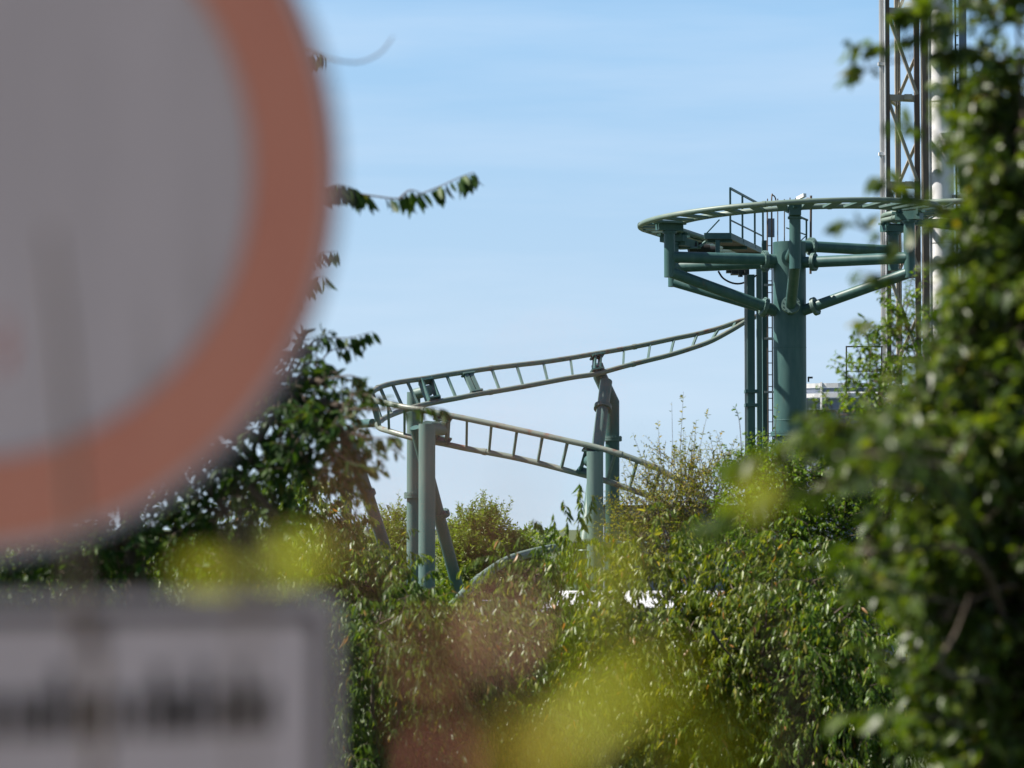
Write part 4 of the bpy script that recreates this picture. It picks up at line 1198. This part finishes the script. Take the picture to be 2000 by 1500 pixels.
# large oval-leaved bush on the right, close enough to blur
plant('foreground_bush', 'large blurred bush of oval green leaves filling the right edge', 'shrub', gb(1990, 8.7),
      [LB(1987, 50, 8.98, 110, 120, 0.30), LB(1992, 230, 8.98, 95, 110, 0.30), LB(1992, 420, 8.86, 95, 110, 0.36), LB(1980, 590, 8.75, 110, 110, 0.36), LB(1940, 720, 8.75, 120, 90, 0.36), LB(1915, 830, 8.50, 130, 80, 0.36), LB(1850, 890, 8.50, 110, 60, 0.36, .8), LB(1905, 980, 8.62, 160, 100, 0.42),
       LB(1905, 1130, 8.75, 160, 110, 0.42), LB(1935, 1280, 8.75, 150, 110, 0.42), LB(1965, 1420, 8.86, 150, 110, 0.42), LB(1840, 1200, 8.38, 70, 80, 0.30, .5), LB(1720, 870, 8.02, 85, 50, 0.25, .9), LB(2090, 700, 8.98, 120, 600, 0.42, .4), LB(1690, 1080, 8.02, 40, 50, 0.25, .25)],
      'bush_leaf', M['bark'], 2300, (.09, .21), 9, .15, (.050, .084), .58, .3, trunk_r=.022, trunk_top=P(1985, 1250, 8.7), clump=.045, seed=41, up=.35, twig_r=.004, limbs=4, jitter=.7,
      extra=[dict(pts=poly(8.50, (1800, 70), (1740, 85), (1690, 90), (1655, 92)), n=9, L=(0.055, 0.079), hang=.1, t0=.4),
             dict(pts=poly(8.50, (1790, 110), (1720, 125), (1690, 140), (1668, 156)), n=7, L=(0.055, 0.079), hang=.2, t0=.5),
             dict(pts=poly(8.50, (1850, 10), (1790, 15), (1760, 30)), n=26, L=(0.061, 0.079)), dict(pts=poly(8.50, (1880, 40), (1820, 60), (1760, 70)), n=16, L=(0.061, 0.079)),
             dict(pts=poly(8.50, (1960, 120), (1890, 90), (1840, 110)), n=22, L=(0.061, 0.079)), dict(pts=poly(8.50, (1980, 330), (1920, 300), (1885, 330)), n=18, L=(0.061, 0.079)), dict(pts=poly(8.50, (1980, 500), (1900, 480), (1850, 510)), n=24, L=(0.061, 0.079)), dict(pts=poly(8.25, (1860, 280), (1800, 250), (1740, 240)), n=7, L=(0.061, 0.073), t0=.5),
             dict(pts=poly(8.50, (1860, 420), (1790, 380), (1720, 345)), n=14, L=(0.055, 0.079), t0=.3), dict(pts=poly(8.02, (1830, 520), (1740, 470), (1640, 430)), n=12, L=(0.055, 0.073), t0=.35),
             dict(pts=poly(8.02, (1830, 560), (1740, 540), (1670, 530)), n=8, L=(0.048, 0.061), t0=.5), dict(pts=poly(8.02, (1800, 640), (1720, 640), (1680, 630)), n=7, L=(0.048, 0.061), t0=.5),
             dict(pts=[P(1900, 920, 8.5)] + poly(5.59, (1790, 900), (1660, 880), (1540, 870), (1430, 900)), n=46, L=(0.044, 0.061), t0=.2, hang=.4), dict(pts=[P(1870, 880, 8.5)] + poly(6.07, (1760, 860), (1640, 820), (1560, 850)), n=30, L=(0.048, 0.061), t0=.3),
             dict(pts=[P(1810, 960, 8.5)] + poly(5.10, (1700, 940), (1560, 960), (1440, 1000), (1370, 1030)), n=26, L=(0.042, 0.055), t0=.3),
             dict(pts=[P(1950, 1330, 8.5)] + poly(7.29, (1840, 1310), (1870, 1230), (1895, 1160)), n=0, r=.011), dict(pts=[P(1890, 1180, 8.5)] + poly(7.29, (1780, 1160), (1700, 1120), (1640, 1060)), n=14, L=(0.055, 0.073), t0=.3),
             dict(pts=[P(1910, 1420, 8.5)] + poly(6.80, (1800, 1400), (1720, 1390), (1620, 1400)), n=12, L=(0.061, 0.073), t0=.3)])


# plants within arm's reach: only soft veils of colour in the photograph
def near_plant(name, label, base_px, d, leaf, stems, seed):
    """stems: list of (polyline px, [(px, py, length, width, picture angle)], d)"""
    rng = np.random.default_rng(seed)
    b0 = P(base_px, 1000, d)
    base = Vector((b0.x, b0.y, ground_z(b0.y)))
    g = thing(name, label, 'plant', base)
    tw, lv = [], []
    for pts, leaves, dd, r in stems:
        q = [base] + [P(x, y, dd) for x, y in pts]
        ep = arr([list(p) for p in spline(q, 8)])
        tw.append(twig_geo(ep[None], np.array([r]), r * .45))
        for (x, y, L, W, an) in leaves:
            a = math.radians(an)
            dv = AX * math.cos(a) + AU * math.sin(a) + AF * rng.uniform(-.35, .35)
            nv = Vector((-.55 + rng.uniform(-.3, .3), -.8, .6 + rng.uniform(-.2, .2)))
            p0 = P(x, y, dd) - dv.normalized() * L / 2
            lv.append(leaf_geo(arr(p0)[None], arr(dv)[None], arr(nv)[None], np.array([L]), np.array([W]), np.array([.1])))
    part_np('stems', tw, M['bark'], g)
    part_np('leaves', lv, M[leaf], g)


near_plant('weed', 'blurred lime green leaves in the lower middle, very near', 1250, .95, 'lime_leaf',
           [([(1230, 1700), (1220, 1420), (1160, 1290)], [(1165, 1310, .030, .014, 110), (1250, 1340, .036, .017, 25), (1190, 1385, .030, .015, 200), (1120, 1435, .030, .013, 215), (1390, 1470, .030, .011, 20), (1310, 1430, .02, .007, 40)], .95, .0016)], 1)
near_plant('weed', 'blurred yellow leaf patch at the bottom edge, very near', 1040, .9, 'yellow_leaf',
           [([(1040, 1750), (1035, 1560), (1030, 1480)], [(1035, 1475, .026, .016, 75), (1010, 1500, .024, .013, 130), (1070, 1510, .022, .012, 40)], .9, .0012)], 2)
near_plant('weed', 'bright green blurred leaf pair between the round sign and the plate', 560, 1.35, 'lime_leaf',
           [([(480, 1600), (500, 1250), (505, 1130)], [(568, 1096, .034, .025, 12), (615, 1086, .018, .012, 8), (405, 1122, .030, .016, 172)], 1.35, .002)], 3)
near_plant('reddish_twig', 'soft reddish leafy twig veiling the middle of the hedge', 900, .85, 'red_leaf',
           [([(1000, 1900), (960, 1600), (930, 1400), (985, 1230)], [(990, 1220, .018, .0066, 60), (940, 1285, .010, .0034, 100), (840, 1275, .015, .0050, 165), (840, 1420, .015, .0048, 110), (860, 1500, .018, .0064, 80)], .85, .0004)], 4)
near_plant('reddish_twig', 'faint reddish leafy twig veiling the forked support', 720, .9, 'red_leaf',
           [([(740, 1800), (735, 1400), (715, 1120), (700, 900)], [(712, 1075, .012, .0030, 70), (695, 985, .012, .0042, 100), (718, 930, .010, .0032, 60), (765, 785, .009, .0020, 20)], .9, .0004)], 5)
near_plant('reddish_twig', 'faintest pink twig in front of the sky between the two runs', 960, .6, 'red_leaf',
           [([(965, 1900), (962, 1400), (958, 1000), (1070, 780)], [(955, 930, .011, .0042, 80), (1080, 750, .010, .0032, 30), (880, 960, .010, .0034, 150)], .6, .0002)], 6)
near_plant('weed', 'pale green blurred leaf in front of the stubby posts', 1170, 1.1, 'lime_leaf',
           [([(1230, 1800), (1210, 1300), (1185, 1120)], [(1180, 1110, .028, .013, 80), (1165, 1085, .014, .006, 120)], 1.1, .0012)], 7)
near_plant('weed', 'yellowish blurred leaf hovering left of the mast foot', 1480, 1.7, 'lime_leaf',
           [([(1560, 1900), (1520, 1300), (1490, 1010)], [(1476, 958, .028, .019, 60), (1492, 995, .018, .010, 110)], 1.7, .0016)], 8)
near_plant('weed', 'dark blurred stalk standing in front of both signs', 170, 1.75, 'dull_red_leaf',
           [([(190, 1700), (160, 1250), (130, 760), (98, 450)], [(8, 690, .026, .016, 80), (2, 640, .016, .010, 60)], 1.75, .0052)], 9)
